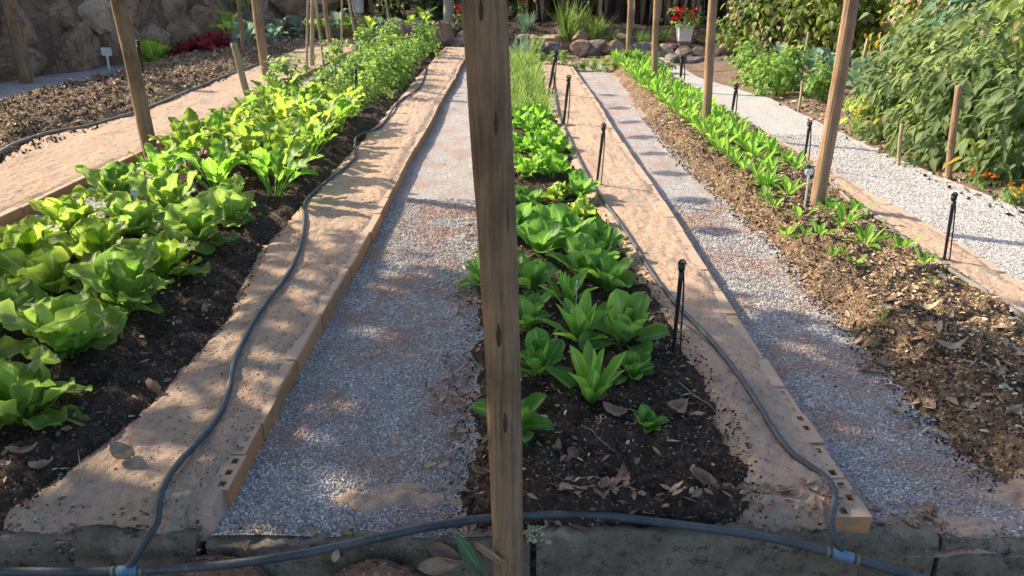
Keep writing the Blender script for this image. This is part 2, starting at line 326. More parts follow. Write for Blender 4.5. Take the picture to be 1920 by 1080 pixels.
# ================================================================== GROUND
XBL=lambda y:-.912+.010*np.sin(np.asarray(y)*1.7)          # outer brick edge left of the gravel aisle
XBC=lambda y:1.10+.010*np.sin(np.asarray(y)*1.3+1)
XB2=lambda y:-3.45+.012*np.sin(np.asarray(y)*1.1)
XBR=interp_curve([(1890,512),(1765,430),(1627,357),(1520,290),(1370,210),(1300,165)],.09)
cC=interp_curve([(1440,990),(1405,850),(1330,700),(1240,560),(1180,470),(1110,370),(1075,290),(1035,200),(1020,130)],.09)
cL=interp_curve([(-900,992),(-100,984),(20,968),(110,905),(240,800),(340,700),(440,600),(500,470),(560,400),(650,300),(740,200),(790,140)],.09)
cR=interp_curve([(1920,600),(1800,520),(1700,455),(1600,380),(1560,345),(1460,270),(1360,205),(1290,160)],.09)
c2=interp_curve([(-300,520),(0,300),(60,262),(180,235),(280,205),(400,155),(480,120)],.09)
g2=interp_curve([(1890,960),(1750,850),(1600,670),(1500,560),(1430,460),(1330,370),(1250,290),(1185,205),(1150,150)],0)
gR=interp_curve([(2500,640),(1920,405),(1740,330),(1600,270),(1430,185),(1300,146)],0)
gC=lambda y: -.24+.05*fbm(np.asarray(y)*2.1,3.3,4)
sm=lambda a: (lambda t: t*t*(3-2*t))(np.clip(a,0,1))
def bedz(xl,xr,h,hr,rough,seed,wl=.22,wr=.12):
    def z(x,y):
        a=xl(y)+.05*fbm(x*0+3,np.asarray(y)*4.,seed); b=xr(y)+.07*fbm(x*0+7,np.asarray(y)*3.2,seed+3)+.03
        l=sm((x-a)/wl); r=sm((b-x)/wr)
        return -.13*(1-sm((y-1.785)/.10))-.035+(h+.035)*l*(hr+(1-hr)*r)-.10*(1-sm((b+.02-x)/.10))+rough*fbm(x*9,y*9,seed+5,5)*(.4+l*r)+.022*np.maximum(0,fbm(x*19,y*19,seed+6,3))+.012*fbm(x*45,y*45,seed+9,3)
    return z
XOUT=lambda xr,y: xr(y)-.01
def sandz(xl,xr,seed):
    def z(x,y):
        e=sm((xr(y)-x)/.05)
        return .092+.004-.022*(1-sm((xr(y)-x)/.10))+.018*fbm(x*5,y*2.5,seed,4)+.010*fbm(x*30,y*30,seed+2,3)*sm((XOUT(xr,y)-x)/.05)-.05*(1-sm((x-(xl(y)-.10))/.13))-.11*(1-sm((y-1.785+.035*fbm(x*11,x*0+2,seed+8,5))/.09))
    return z
def gravz(seed):
    return lambda x,y: .004+.016*fbm(x*2.6,y*1.6,seed,4)+.003*fbm(x*60,y*60,seed+1,2)
cst=lambda c:(lambda y: c+0*np.asarray(y,float))
zC=bedz(gC,cC,.085,.75,.045,11); zL=bedz(cst(-3.02),cL,.10,.55,.045,21,.3,.22); zR=bedz(g2,cR,.12,.7,.05,31,.3,.1); z2=bedz(cst(-6.75),c2,.16,.55,.06,41,.5,.35)
sC=sandz(cC,XBC,51); sL=sandz(cL,XBL,61); sR=sandz(cR,XBR,71); s2=sandz(c2,XB2,81)
gzC=gravz(91); gz2=gravz(92); gzR=gravz(93); gzL=gravz(94); gzW=gravz(95)
LAY=[ # name, x-left, x-right, y0,y1, z, material, nx
('gravel_path',lambda y:XBL(y)-.02,lambda y:gC(y)+.2,1.80,19.,gzC,'gravel',70,'gravel path'),
('gravel_path',lambda y:XBC(y)-.02,lambda y:g2(y)+.25,1.80,15.2,gz2,'gravel',60,''),
('gravel_path',lambda y:XBR(y)-.02,lambda y:gR(y)+.1,1.84,16.,gzR,'palegravel',60,''),
('gravel_path',cst(-3.47),cst(-2.75),1.84,19.,gzL,'gravel',40,''),
('gravel_path',cst(-9.2),cst(-6.4),5,21.,gzW,'gravel',60,''),
('planting_bed',lambda y:gC(y)-.05,lambda y:cC(y)+.14,1.79,15.4,zC,'soil',110,''),
('planting_bed',cst(-3.05),lambda y:cL(y)+.16,1.79,18.,zL,'soil',150,''),
('planting_bed',lambda y:g2(y)-.06,lambda y:cR(y)+.14,1.79,15.4,zR,'soil_red',110,''),
('planting_bed',cst(-6.8),lambda y:c2(y)+.16,3.5,19.,z2,'soil_red',170,''),
('sand_strip',lambda y:cC(y)-.12,lambda y:XBC(y)-.012,1.785,14.6,sC,'sand',60,''),
('sand_strip',lambda y:cL(y)-.12,lambda y:XBL(y)-.012,1.785,17.3,sL,'sand',70,''),
('sand_strip',lambda y:cR(y)-.12,lambda y:XBR(y)-.012,1.84,14.6,sR,'sand',50,''),
('sand_strip',lambda y:c2(y)-.14,lambda y:XB2(y)-.012,3.5,20.5,s2,'sand',90,''),
]
def yarr(y0,y1,den=1.):
    n=int(max(40,180*den*math.log(y1/y0))); return np.exp(np.linspace(math.log(y0),math.log(y1),n))
for (nm,xl,xr,y0,y1,zf,mt,nx,_) in LAY:
    ys=yarr(y0,y1,1. if nm!='gravel_path' else .6); s=np.linspace(0,1,nx+1)
    Yg=ys[:,None]+0*s[None]; Xg=xl(ys)[:,None]*(1-s)+xr(ys)[:,None]*s; Zg=zf(Xg,Yg)
    if nm=='sand_strip': # ragged outer edge where the sand has washed off the brick
        k=np.clip((s-.88)/.12,0,1)[None]; Xg=Xg-k*np.clip(0*(fbm(Yg*3.7,Xg*0+2,77,4)+.02)+.3*np.clip(2.22-Yg,0,.3)+.03*fbm(Yg*14,Xg*0+5,79,3)*(Yg<2.3),0,.085)
    m=MB(); m.add(np.stack([Xg,Yg,Zg],-1),grid(len(ys)-1,nx)[:,::-1])
    tag(m.build(nm,M[mt]),kind='structure')
def gz(x,y):
    x=np.asarray(x,float); y=np.asarray(y,float); z=np.full(np.broadcast(x,y).shape,-.03)
    for (nm,xl,xr,y0,y1,zf,mt,nx,_) in LAY:
        z=np.where((x>xl(y))&(x<xr(y))&(y>=y0)&(y<=y1),np.maximum(z,zf(x,y)),z)
    z=np.maximum(z,basez(x,y)); return z
def basez(x,y):
    x=np.asarray(x,float); y=np.asarray(y,float)
    z=-.035+.02*fbm(x*.8,y*.8,5)
    z=z+.05*sm((x-3.55)/.5)*sm((y-3)/1)+.04*fbm(x*2.5,y*2.5,8)*sm((x-3.6)/.4)
    far=np.where(x>1.0,16.2,np.where(x<-3,22.,20.))
    far=np.where(x>1.0,16.2+0*x,20.0-.3*np.clip(x+6,0,6))
    z=z+.42*sm((y-far-.6)/1.0)+.02*np.clip(y-far-1,0,60)
    z=z-.17*(1-sm((y-1.80)/.05))*(np.abs(x)<60)
    return z
def g1(x,y): return float(gz(np.array([x]),np.array([y]))[0])
# the ground everything stands in, out to the horizon
m=MB()
xa=np.concatenate([-np.exp(np.linspace(math.log(120),math.log(10),20)),np.linspace(-9.5,9.5,150),np.exp(np.linspace(math.log(10),math.log(120),20))])
ya=np.concatenate([-np.exp(np.linspace(math.log(120),math.log(1),14)),np.linspace(-.5,1.6,8),np.linspace(1.7,1.87,14),np.linspace(1.9,24,150),np.exp(np.linspace(math.log(25),math.log(160),18))])
Xg,Yg=np.meshgrid(xa,ya); m.add(np.stack([Xg,Yg,basez(Xg,Yg)],-1),grid(len(ya)-1,len(xa)-1)[:,::-1]); tag(m.build('ground',M['earth']),kind='structure')
xs=np.linspace(-16,18,140); ys=np.linspace(17.2,31,70); Xg,Yg=np.meshgrid(xs,ys); m=MB(); m.add(np.stack([Xg,Yg,basez(Xg,Yg)+.035+.03*fbm(Xg*2,Yg*2,3)],-1),grid(69,139)[:,::-1]); tag(m.build('forest_floor',M['soil']),kind='structure')  # dark leaf-litter colour, also standing in for shade on the sunlit far ground
# ---- loose gravel stones, crumbs, chips, leaf litter
OV=np.array([(1,0,0),(-1,0,0),(0,1,0),(0,-1,0),(0,0,1),(0,0,-1)],float)*np.array([1,.8,.6])*.5; OV+=np.array([(.1,.05,.02),(-.05,.12,-.05),(.08,0,.1),(0,-.06,-.08),(.15,.1,0),(0,0,0)])*.5
OT=[(0,2,4),(2,1,4),(1,3,4),(3,0,4),(2,0,5),(1,2,5),(3,1,5),(0,3,5)]; OA=np.zeros((6,3))
CV=np.array([(-1,-.3,0),(-1,.35,.1),(0,-.42,.12),(0,.4,.25),(1,-.15,-.05),(1,.2,.08)],float)*.5; CQ=[(0,2,3,1),(2,4,5,3)]; CA=np.zeros((6,3))
CA[:,0]=[-1,1,-1,1,-1,1]; CA[:,1]=[0,0,.5,.5,1,1]
def pts_in(n,xl,xr,y0,y1,near=1.0,g=rng):
    y=np.exp(g.uniform(math.log(y0),math.log(y1),n)) if near else g.uniform(y0,y1,n)
    s=g.uniform(0,1,n); return xl(y)*(1-s)+xr(y)*s,y
CN=lambda x,y,z: fbm(x*6,y*6,123,3)>.16
def strew(name,mat,jobs,tmpl='stone',kind='stuff',extra=None):
    m=MB()
    for (n,xl,xr,y0,y1,s0,s1,lift,tilt,near,cond) in jobs:
        x,y=pts_in(n,xl,xr,y0,y1,near); z=gz(x,y)
        ok=cond(x,y,z) if cond else np.ones(n,bool); x,y,z=x[ok],y[ok],z[ok]; n=len(x)
        sc=(s0+(s1-s0)*rng.uniform(0,1,n)**2.2)*(.75+.25*y/3.); pos=np.stack([x,y,z+lift*sc],-1)
        r=rng.uniform(0,1,n)
        if tmpl=='stone': scatter(m,OV,None,OT,OA,pos,rots(n,tilt),sc[:,None]*rng.uniform(.7,1.3,(n,3)),r)
        else: scatter(m,CV,CQ,None,CA,pos,rots(n,tilt),sc[:,None]*rng.uniform(.6,1.4,(n,3)),r)
    o=m.build(name,M[mat],smooth=False); tag(o,kind=kind); return o
o=strew('gravel_stones','stones',[
 (52000,lambda y:XBL(y)+.0,lambda y:gC(y)+.05,1.81,5.5,.005,.017,.15,3,1,lambda x,y,z:z<.03),
 (30000,lambda y:XBC(y)+.0,lambda y:g2(y)+.06,1.81,5.5,.005,.017,.15,3,1,lambda x,y,z:z<.03),
 (4000,cst(-3.44),cst(-2.95),4.5,7,.008,.014,.15,3,1,lambda x,y,z:z<.04)]); tag(o,'small blue-grey gravel stones on the narrow paths between beds','gravel')
o=strew('gravel_stones','palestones',[(42000,lambda y:XBR(y)+.0,lambda y:gR(y)+.02,3.3,8,.005,.013,.15,3,1,lambda x,y,z:z<.04)]); tag(o,'pale loose gravel stones on the wide path at right','gravel')
o=strew('soil_crumbs','crumbs',[
 (15000,lambda y:gC(y)-.0,lambda y:cC(y)+.02,1.82,6,.004,.016,.2,3,1,None),
 (15000,cst(-2.95),lambda y:cL(y)-.0,1.82,6,.004,.016,.2,3,1,None),
 (13000,lambda y:g2(y)+.02,lambda y:g2(y)+.5,2.0,9,.004,.018,.2,3,1,None),
 (4000,cst(-6.3),cst(-4.4),4.8,12,.010,.035,.2,3,1,None),
 (300,lambda y:cC(y)-.02,lambda y:cC(y)+.2,1.9,7,.002,.008,.2,3,1,CN),(400,lambda y:cL(y)-.02,lambda y:cL(y)+.2,1.9,7,.002,.008,.2,3,1,CN),(500,lambda y:cC(y),XBC,1.9,8,.003,.009,.2,3,1,None),(900,lambda y:cL(y),lambda y:XBL(y)-.02,1.9,8,.003,.010,.2,3,1,None),
 (700,lambda y:XBL(y)-.16,lambda y:XBL(y)-.03,1.9,5,.003,.009,.2,3,1,None),
 (1200,cst(3.5),cst(5.5),4,10,.01,.04,.2,3,1,None)]); tag(o,'dark crumbs of soil and grit strewn over the beds','soil')
tag(strew('kerb_dirt','earthcrumbs',[(2600,cst(-2.6),cst(2.6),1.77,1.86,.004,.018,.2,3,0,None)]),'sandy crumbs and grit lying along the top of the front kerb','dirt')
tag(strew('mulch_chips','chips',[
 (36000,lambda y:g2(y)+.02,lambda y:cR(y)+.03,2.1,10,.005,.026,.25,.8,1,lambda x,y,z:rng.uniform(0,1,len(x))<.18+sm((x-g2(y)-.18)/.35)),
 (30000,cst(-6.5),lambda y:c2(y)-.02,4.6,17,.006,.032,.25,.8,1,None),
 (2600,lambda y:gC(y)+.0,lambda y:cC(y)+.02,1.9,7,.008,.026,.25,.8,1,None),
 (1500,cst(-2.9),lambda y:cL(y)+.02,1.9,9,.008,.026,.25,.8,1,None),
 (500,XBL,lambda y:gC(y)+.05,1.9,7,.006,.02,.3,.8,1,None),(300,XBC,lambda y:g2(y),1.9,7,.006,.02,.3,.8,1,None),(500,lambda y:gC(y)-.12,lambda y:gC(y)+.05,1.9,7,.01,.03,.3,.8,1,CN),
 (3000,cst(3.6),cst(6.),4.5,13,.015,.05,.25,.8,1,None)],'chip'),'brown wood chips and shredded leaves mulching the beds','mulch')
def leaf_tmpl(n=4,w=.42,curl=.25,point=1):
    t=np.linspace(0,1,n+1); V=[];A=[]
    for q in t:
        ww=w*math.sin(math.pi*min(1,max(.0,q))**.8)**1.05*.5+.006
        for s in (-1,0,1): V.append((q-.5,s*ww,curl*(abs(s)*ww*1.2)+curl*.5*(q-.5)**2)); A.append((s,q,0))
    return np.array(V),grid(n,2),np.array(A)
LV,LQ,LA=leaf_tmpl()
m=MB()
for (n,xl,xr,y0,y1,s0,s1) in [(420,lambda y:g2(y)-.02,lambda y:cR(y),2.3,7,.03,.075),(190,lambda y:gC(y)-.05,lambda y:cC(y)+.05,1.9,4.5,.025,.055),(60,cst(-2.6),lambda y:cL(y)+.05,2.,4.5,.025,.05),(60,lambda y:gC(y)-.08,lambda y:gC(y)+.08,2.1,5,.04,.07),(250,cst(-6.4),cst(-4.5),4.8,12,.04,.09),(260,cst(3.7),cst(6),5,12,.05,.1),(2600,cst(-7),cst(9),17.3,24,.08,.2),(90,cst(-1.6),cst(.0),1.77,1.86,.02,.045),(230,cst(.05),cst(1.35),1.77,1.95,.025,.06)]:
    x,y=pts_in(n,xl,xr,y0,y1); sc=rng.uniform(s0,s1,n); pos=np.stack([x,y,gz(x,y)+.006+sc*.08],-1)
    scatter(m,LV,LQ,None,LA,pos,rots(n,.5),sc[:,None]*rng.uniform(.7,1.2,(n,3)),rng.uniform(0,1,n))
tag(m.build('leaf_litter',M['litter']),'small fallen dry leaves scattered thickly over the mulch','leaf litter',kind='stuff')
def patch(x,y,rx,ry,h,seed):
    n=40; s=np.linspace(-1,1,n+1); X,Y=np.meshgrid(s,s); r=np.sqrt(X*X+Y*Y); xx=x+X*rx; yy=y+Y*ry
    Z=gz(xx,yy)-.004+h*.6*(1-r**2*1.5)+.020*fbm(xx*11,yy*14,seed,5)+.006*fbm(xx*50,yy*50,seed,2)
    m=MB(); m.add(np.stack([xx,yy,Z],-1),grid(n,n)[:,::-1]); tag(m.build('sand_patch',M['sand']),kind='structure')
patch(-1.0,1.90,.13,.09,.02,13); patch(-.36,1.99,.28,.085,.020,3); patch(-.50,1.97,.12,.07,.018,5); patch(1.42,1.86,.25,.09,.022,7); patch(1.72,1.98,.2,.15,.02,8); patch(-.45,2.62,.09,.06,.012,9)
# ---- hollow clay bricks edging each sand strip
def brick_mesh(L,holes):
    """one hollow brick laid on its side; with open cells on top where no sand lies"""
    m=MB(); W=.115; H=.089
    if not holes:
        b=.006
        V=[];Q=[]
        for (z,i) in ((-.02,0),(H-b,0),(H,b)):
            V+=[(-W+i,i,z),(-i,i,z),(-i,L-i,z),(-W+i,L-i,z)]
        for a in (0,4):
            for q in range(4): Q.append((a+q,a+(q+1)%4,a+4+(q+1)%4,a+4+q))
        Q.append((8,9,10,11)); m.add(V,Q,A=np.tile((0,0,random.random()),(12,1)))
        return m
    # grid of cells on top
    xs=[-W,-.088,-.066,-.040,-.018,0]; nc=max(3,int(L/.062)); ys=[0]
    for i in range(nc): a=L/nc; ys+=[i*a+a*.25,i*a+a*.72]
    ys+=[L]
    for i in range(len(xs)-1):
        for j in range(len(ys)-1):
            hole=(i in (1,3)) and j%2==1 and random.random()<.62
            if hole:
                x0,x1,y0,y1=xs[i],xs[i+1],ys[j],ys[j+1]; d=.06
                V=[(x0,y0,H),(x1,y0,H),(x1,y1,H),(x0,y1,H),(x0,y0,H-d),(x1,y0,H-d),(x1,y1,H-d),(x0,y1,H-d)]
                m.add(V,[(0,4,5,1),(1,5,6,2),(2,6,7,3),(3,7,4,0),(4,7,6,5)])
            else:
                m.add([(xs[i],ys[j],H),(xs[i+1],ys[j],H),(xs[i+1],ys[j+1],H),(xs[i],ys[j+1],H)],[(0,1,2,3)])
    m.add([(-W,0,-.02),(0,0,-.02),(0,L,-.02),(-W,L,-.02),(-W,0,H),(0,0,H),(0,L,H),(-W,L,H)],[(0,1,5,4),(1,2,6,5),(2,3,7,6),(3,0,4,7)])
    return m
def brick_row(xf,y0,y1,nh,label,seed):
    g=random.Random(seed); r=empty('brick_edging',(float(xf(y0)),y0,0)); tag(r,label,'brick edging','hollow brick edgings of the raised strips')
    y=y0; i=0
    while y<y1 and i<98:
        L=g.choice([.24,.29,.39,.39,.45]); 
        if i<nh: L=.19
        m=brick_mesh(L-.006,i<nh); me=m.mesh('brick',M['brick'],False)
        a=me.attributes['ld']; rv=g.random()
        v=np.zeros(len(me.vertices)*3); v[2::3]=rv; a.data.foreach_set('vector',v.astype(np.float32))
        b=inst('brick',me,parent=r); dx=(float(xf(y+L))-float(xf(y)))/L
        b.location=(float(xf(y))-r.location.x+g.uniform(-.005,.005),y-y0,-.005+g.uniform(-.006,.003)); b.rotation_euler=(0,0,-math.atan(dx)+g.uniform(-.012,.012)); y+=L; i+=1
brick_row(XBL,1.93,17.2,3,'long orange brick edging on the left side of the middle gravel path',1)
brick_row(XBC,1.80,14.5,4,'hollow brick edging with open cells at the front right, facing the right gravel path',2)
brick_row(XB2,4.3,17.5,0,'orange brick edging at far left behind the big lettuces',3)
brick_row(XBR,3.5,14.5,0,'low brick edging along the wide pale gravel path at right',4)
# (the near ends are half buried in washed sand)
# second course with open cells peeking out of the sand at the two near ends
# ---- concrete kerb across the front
def kerb(x0,x1,label,top,seed):
    n=int((x1-x0)/.02); xs=np.linspace(x0,x1,n+1); prof=[(1.775,-.24),(1.775,-.12),(1.775,-.03),(1.777,top-.012),(1.785,top),(1.82,top+.004),(1.845,top-.004),(1.86,top-.02),(1.87,-.12)]
    V=np.array([[(x,y+.020*fbm(x*5,z*9+seed,seed,5)+.008*fbm(x*40,z*40,seed+7,2)-.004*(j==4),z+(.022*fbm(x*6,j*.5,seed+2,5)+.014*fbm(x*38,j*2.3,seed+3,3) if z>-.2 else 0)) for j,(y,z) in enumerate(prof)] for x in xs])
    m=MB(); m.add(V.reshape(-1,3),grid(n,len(prof)-1)); 
    e=len(prof); V2=V[0]; m.add(np.vstack([V[0],V[0].mean(0)]),None,[(i+1,i,e) for i in range(e-1)]); m.add(np.vstack([V[-1],V[-1].mean(0)]),None,[(i,i+1,e) for i in range(e-1)])
    tag(m.build('concrete_kerb',M['concrete']),label,'kerb','concrete kerbs along the front edge')
kerb(-3.2,-.97,'mossy concrete kerb at bottom left in front of the sand strip',.015,1)
kerb(-.94,.055,'grey concrete kerb in front of the gravel path, left of the post',-.005,2)
kerb(.075,1.3,'damp mossy concrete kerb right of the big post under the soil bed',.02,3)
kerb(1.32,3.2,'dark concrete kerb at bottom right corner below the gravel',-.005,4)
def mound(x,y,rx,ry,h,label,seed,mat='clod'):
    n=44; s=np.linspace(-1,1,n+1); X,Y=np.meshgrid(s,s); r=np.sqrt(X*X+Y*Y)
    z=np.clip(1-r**2*(1+.7*fbm(X*1.5,Y*1.5,seed)),-.3,1)**1; z=np.sign(z)*np.abs(z)**.8
    Z=-.23+h*z+.02*fbm(X*5,Y*5,seed+1,5)*(z>-.2)+.012*fbm(X*16,Y*16,seed+5,3)
    m=MB(); m.add(np.stack([x+X*rx,y+Y*ry,Z],-1),grid(n,n)[:,::-1]); tag(m.build('soil_mound',M[mat]),label,'soil heap','heaps of loose earth in front of the kerb')
mound(-.90,1.725,.19,.075,.215,'reddish earth heap by the blue hose joint at bottom left',3)
mound(-.40,1.725,.20,.07,.205,'reddish earth heap at the bottom between joint and post',6)
mound(-1.55,1.72,.35,.07,.16,'low heap of earth at the bottom left corner behind the hose',9)
# ================================================================== POSTS
def post(u0,v0,u1,v1,w0,label,mat='post',zb=None,topz=2.7,w1=None,knots=(),name='wooden_post',cat='post',group=None,z0=.1,Yb=None,ns=18,jit=.10):
    if Yb is None: x,y,_=P(u0,v0,z0); b=np.array([x,y,z0])
    else: b=np.array(atY(u0,v0,Yb))
    dep=b[1]*CT+(CAMZ-b[2])*ST; r0=w0/F*dep/2
    t=np.array(atY(u1,v1,b[1])); d=(t-b)/(t[2]-b[2])
    zbot=(zb if zb is not None else b[2]-.15); top=b+d*(topz-b[2]); bot=b+d*(zbot-b[2])
    rt=r0*.93 if w1 is None else w1/F*(t[1]*CT+(CAMZ-t[2])*ST)/2; r1=r0+(rt-r0)*min(3,(topz-b[2])/(t[2]-b[2]))
    n=34; f=np.linspace(0,1,n); sd=random.random()*50
    pts=bot[None]*(1-f[:,None])+top[None]*f[:,None]
    pts[:,0]+=.006*np.sin(f*7+sd)*(r0/.04); pts[:,1]+=.005*np.sin(f*5+sd)
    rad=(r0*(1-f)+r1*f)
    ob=np.array(bot)
    m=MB(); V,Q,T,A=tube(pts-ob,rad,ns,jit*.6,seed=sd); m.add(V,Q,T,A)
    if knots:
        e=empty(name,tuple(ob)); tag(e,label,cat,group); o=m.build('shaft',M[mat],e)
    else:
        o=m.build(name,M[mat]); o.location=tuple(ob); tag(o,label,cat,group); e=o
    for (ku,kv,kw,kh) in knots:
        # sits on the camera side of the shaft at that height
        q=np.array(atY(ku,kv,b[1]-r0*.9)); dd=q[1]*CT+(CAMZ-q[2])*ST; a=kw/F*dd/2; c=kh/F*dd/2/CT
        ix=np.argmin(abs(pts[:,2]-q[2])); cx=pts[ix]; rr=rad[ix]; dx=np.clip((q[0]-cx[0])/rr,-.8,.8); yy=cx[1]-rr*math.sqrt(1-dx*dx)
        N=12; K=[(q[0],yy-.006,q[2])]
        for ring,(s_,o_) in enumerate(((.5,-.004),(1,.004))):
            for i in range(N):
                th=2*math.pi*i/N; px=q[0]+a*s_*math.cos(th)*(1-.5*max(0,math.sin(th))); dxx=np.clip((px-cx[0])/rr,-.95,.95)
                K.append((px,cx[1]-rr*math.sqrt(1-dxx*dxx)+o_,q[2]+c*s_*math.sin(th)))
        T=[(0,1+i,1+(i+1)%N) for i in range(N)]; Qk=[(1+i,1+N+i,1+N+(i+1)%N,1+(i+1)%N) for i in range(N)]
        mk=MB(); mk.add(np.array(K)-ob,Qk,T); mk.build('knot',M['knot'],e)
    return e
PG='wooden posts standing along the beds'
post(952,1040,911,0,57,'thick weathered post with dark knots in the middle foreground','post',zb=-.35,w1=84,Yb=1.70,group=PG,ns=40,jit=.17,
     knots=[(930,232,11,62),(935,628,11,56),(947,792,12,58),(902,18,11,50)])
post(285,285,218,0,27,'grey leaning post on the brick strip beside the toothed leafy plants','post',group=PG,w1=27)
post(53,155,12,0,25,'thick pale post in front of the boulder wall at far left','post',zb=-.1,z0=0,group=PG)
post(503,150,479,0,18,'brown post on the sand strip right of the red lettuce bed','post_red',group=PG)
post(622,97,608,0,9,'dark slim post behind the beds between bamboo canes','post_red',group=PG)
post(285,72,276,0,12,'reddish post against the boulder wall behind the pale lettuce','post_red',group=PG,z0=0)
post(458,112,448,0,7,'thin dark stake beside the cut bamboo cane','post',group=PG,topz=1.9)
post(703,60,695,0,9,'orange-brown slim post beyond the herb row','post_red',group=PG)
post(1532,385,1596,0,27,'warm brown post by the white label in the right bed','post_red',group=PG,w1=27)
post(1322,238,1338,0,17,'orange-brown post rising from the chicory rows, left of the white pot','post_red',group=PG)
post(1226,155,1232,0,12,'slim orange-brown post further back in the chicory bed','post_red',group=PG)
post(1178,113,1181,0,9,'thinnest brown post at the far end of the chicory bed','post_red',group=PG)
BG='bamboo canes between the far beds'
post(475,214,437,80,13,'pale short cane with cut top leaning over the leafy plants','bamboo',topz=.89,group=BG,jit=.03,name='bamboo_cane',cat='bamboo cane')
post(574,135,578,0,4.5,'thin straight cream cane standing left of the thicker yellow cane','bamboo',group=BG,jit=.03,name='bamboo_cane',cat='bamboo cane')
post(584,122,587,0,8,'yellowish thicker cane behind the herb row','bamboo',group=BG,jit=.03,name='bamboo_cane',cat='bamboo cane')
post(608,135,596,30,5,'thin cane leaning left behind the herb plants','bamboo',topz=1.3,group=BG,jit=.03,name='bamboo_cane',cat='bamboo cane')
post(641,95,641,0,4,'thin upright cane in front of the upright slabs','bamboo',group=BG,jit=.03,name='bamboo_cane',cat='bamboo cane')
post(672,100,656,10,4,'thin cane crossing towards the white pedestal','bamboo',group=BG,jit=.03,name='bamboo_cane',cat='bamboo cane')
post(681,72,663,10,3.5,'leaning cane just left of the orange-brown slim post','bamboo',group=BG,jit=.03,name='bamboo_cane',cat='bamboo cane')
post(712,60,712,0,3.5,'greenish cane just right of the orange-brown slim post','bamboo',group=BG,jit=.03,name='bamboo_cane',cat='bamboo cane')
post(734,70,724,0,4.5,'thin cane above the far end of the herb row','bamboo',group=BG,jit=.03,name='bamboo_cane',cat='bamboo cane')
post(745,50,730,0,3.5,'rightmost thin cane leaning left at the far end','bamboo',group=BG,jit=.03,name='bamboo_cane',cat='bamboo cane')
# ================================================================== HOSES
def hosepts(px,r,n=80):
    out=[]
    for (u,v) in px:
        z=.1
        for _ in range(4):
            x,y,_z=P(u,v,z); z=g1(x,y)+r
        out.append((x,y,z))
    q=spline(out,n); q[:,2]=np.maximum(q[:,2],gz(q[:,0],q[:,1])+r*.8)
    for _ in range(3): q[1:-1,2]=(q[:-2,2]+2*q[1:-1,2]+q[2:,2])/4
    return q
def hose(pts,r,label,mat='hose',A=None):
    m=MB(); m.add(*[a for a in tube(pts,r,12)][:3],A=None); o=m.build('hose',M[mat]); tag(o,label,'hose','irrigation hoses on the strips'); return o
r=.0125
PZ=lambda u,v,z: tuple(P(u,v,z))
main=[atY(-60,1070,1.68),atY(100,1072,1.69),atY(240,1070,1.70),PZ(360,1064,-.02),PZ(480,1052,-.0),PZ(600,1032,.012),PZ(700,1010,.022),PZ(830,983,.035),PZ(960,968,.05),PZ(1100,965,.055),PZ(1250,981,.05),PZ(1440,1008,.045),PZ(1580,1042,.025),PZ(1720,1082,.0),PZ(1900,1130,-.03)]
mainp=spline(main,140); hose(mainp,.0135,'black main hose running across the front behind the big post')
J1=np.array(main[2]); J2=np.array(main[12])
p=hosepts([(318,958),(330,943),(398,815),(432,700),(468,612),(545,505),(570,430),(571,382),(605,348),(662,302),(671,262),(712,238),(745,195),(785,165),(803,120)],.011)
p=spline(np.vstack([J1,P(272,1015,.045),P(292,990,.075),p[0:1],p[3::3]]),220); zz=gz(p[:,0],p[:,1]); p[14:,2]=np.maximum(p[14:,2],zz[14:]+.0105); hose(p,.0115,'winding grey hose on the left sand strip, joined to the main hose')
p=hosepts([(1548,965),(1540,948),(1480,845),(1400,725),(1300,600),(1240,540),(1170,430),(1110,345),(1080,285),(1047,210),(1036,130)],.010)
p=spline(np.vstack([J2,P(1568,1015,.06),P(1558,990,.09),p[0:1],p[2::3]]),220); zz=gz(p[:,0],p[:,1]); p[10:,2]=np.maximum(p[10:,2],zz[10:]+.0095); hose(p,.011,'grey hose along the right sand strip beside the central bed')
hose(hosepts([(1990,650),(1920,598),(1800,520),(1700,455),(1600,382),(1560,345),(1500,298),(1420,240),(1350,196)],.012),.013,'grey hose between right mulch bed and brick edging','oldhose')
hose(hosepts([(-60,320),(0,286),(60,255),(180,232),(250,212),(290,195),(400,150),(440,130),(490,118),(525,92)],.018),.019,'thick dark hose edging the dry mulch bed at far left','oldhose')
# thin feeder tubes
def feeder(px,label):
    m=MB(); m.add(*tube(hosepts(px,.003,24),.0032,6)[:3]); tag(m.build('feeder_tube',M['black']),label,'tube','thin feeder tubes of the sprinklers')
feeder([(1264,600),(1290,612),(1330,645),(1372,690)],'thin black tube from the nearest sprinkler stake to the hose')
feeder([(505,360),(500,395),(520,415),(562,440)],'thin black tube running from the left bed stake to the winding hose')
# blue tee joints
def tee(c,d1,d2,label):
    r=empty('hose_joint',tuple(c)); tag(r,label,'hose joint','blue joints of the hoses')
    m=MB(); d1=d1/np.linalg.norm(d1); d2=d2/np.linalg.norm(d2)
    m.add(*tube(np.array([-d1*.030,-d1*.029,d1*.029,d1*.030]),[.012,.0165,.0165,.012],14)[:3]); m.add(*tube(np.array([d2*.004,d2*.030,d2*.031]),[.0155,.0155,.012],14)[:3]); m.build('socket',M['blue'],r)
    for e in (-1,1):
        k=MB(); k.add(*tube(np.array([d1*.0375*e,d1*.046*e]),.0155,14)[:3]); k.build('clamp',M['oldhose'],r)
tee(J1,mainp[-1]*0+np.array(main[3])-np.array(main[1]),np.array([.12,.35,.12]),'blue T joint of the hoses at bottom left')
tee(J2,np.array(main[13])-np.array(main[11]),np.array([-.10,.42,.06]),'blue T joint of the hoses at bottom right')
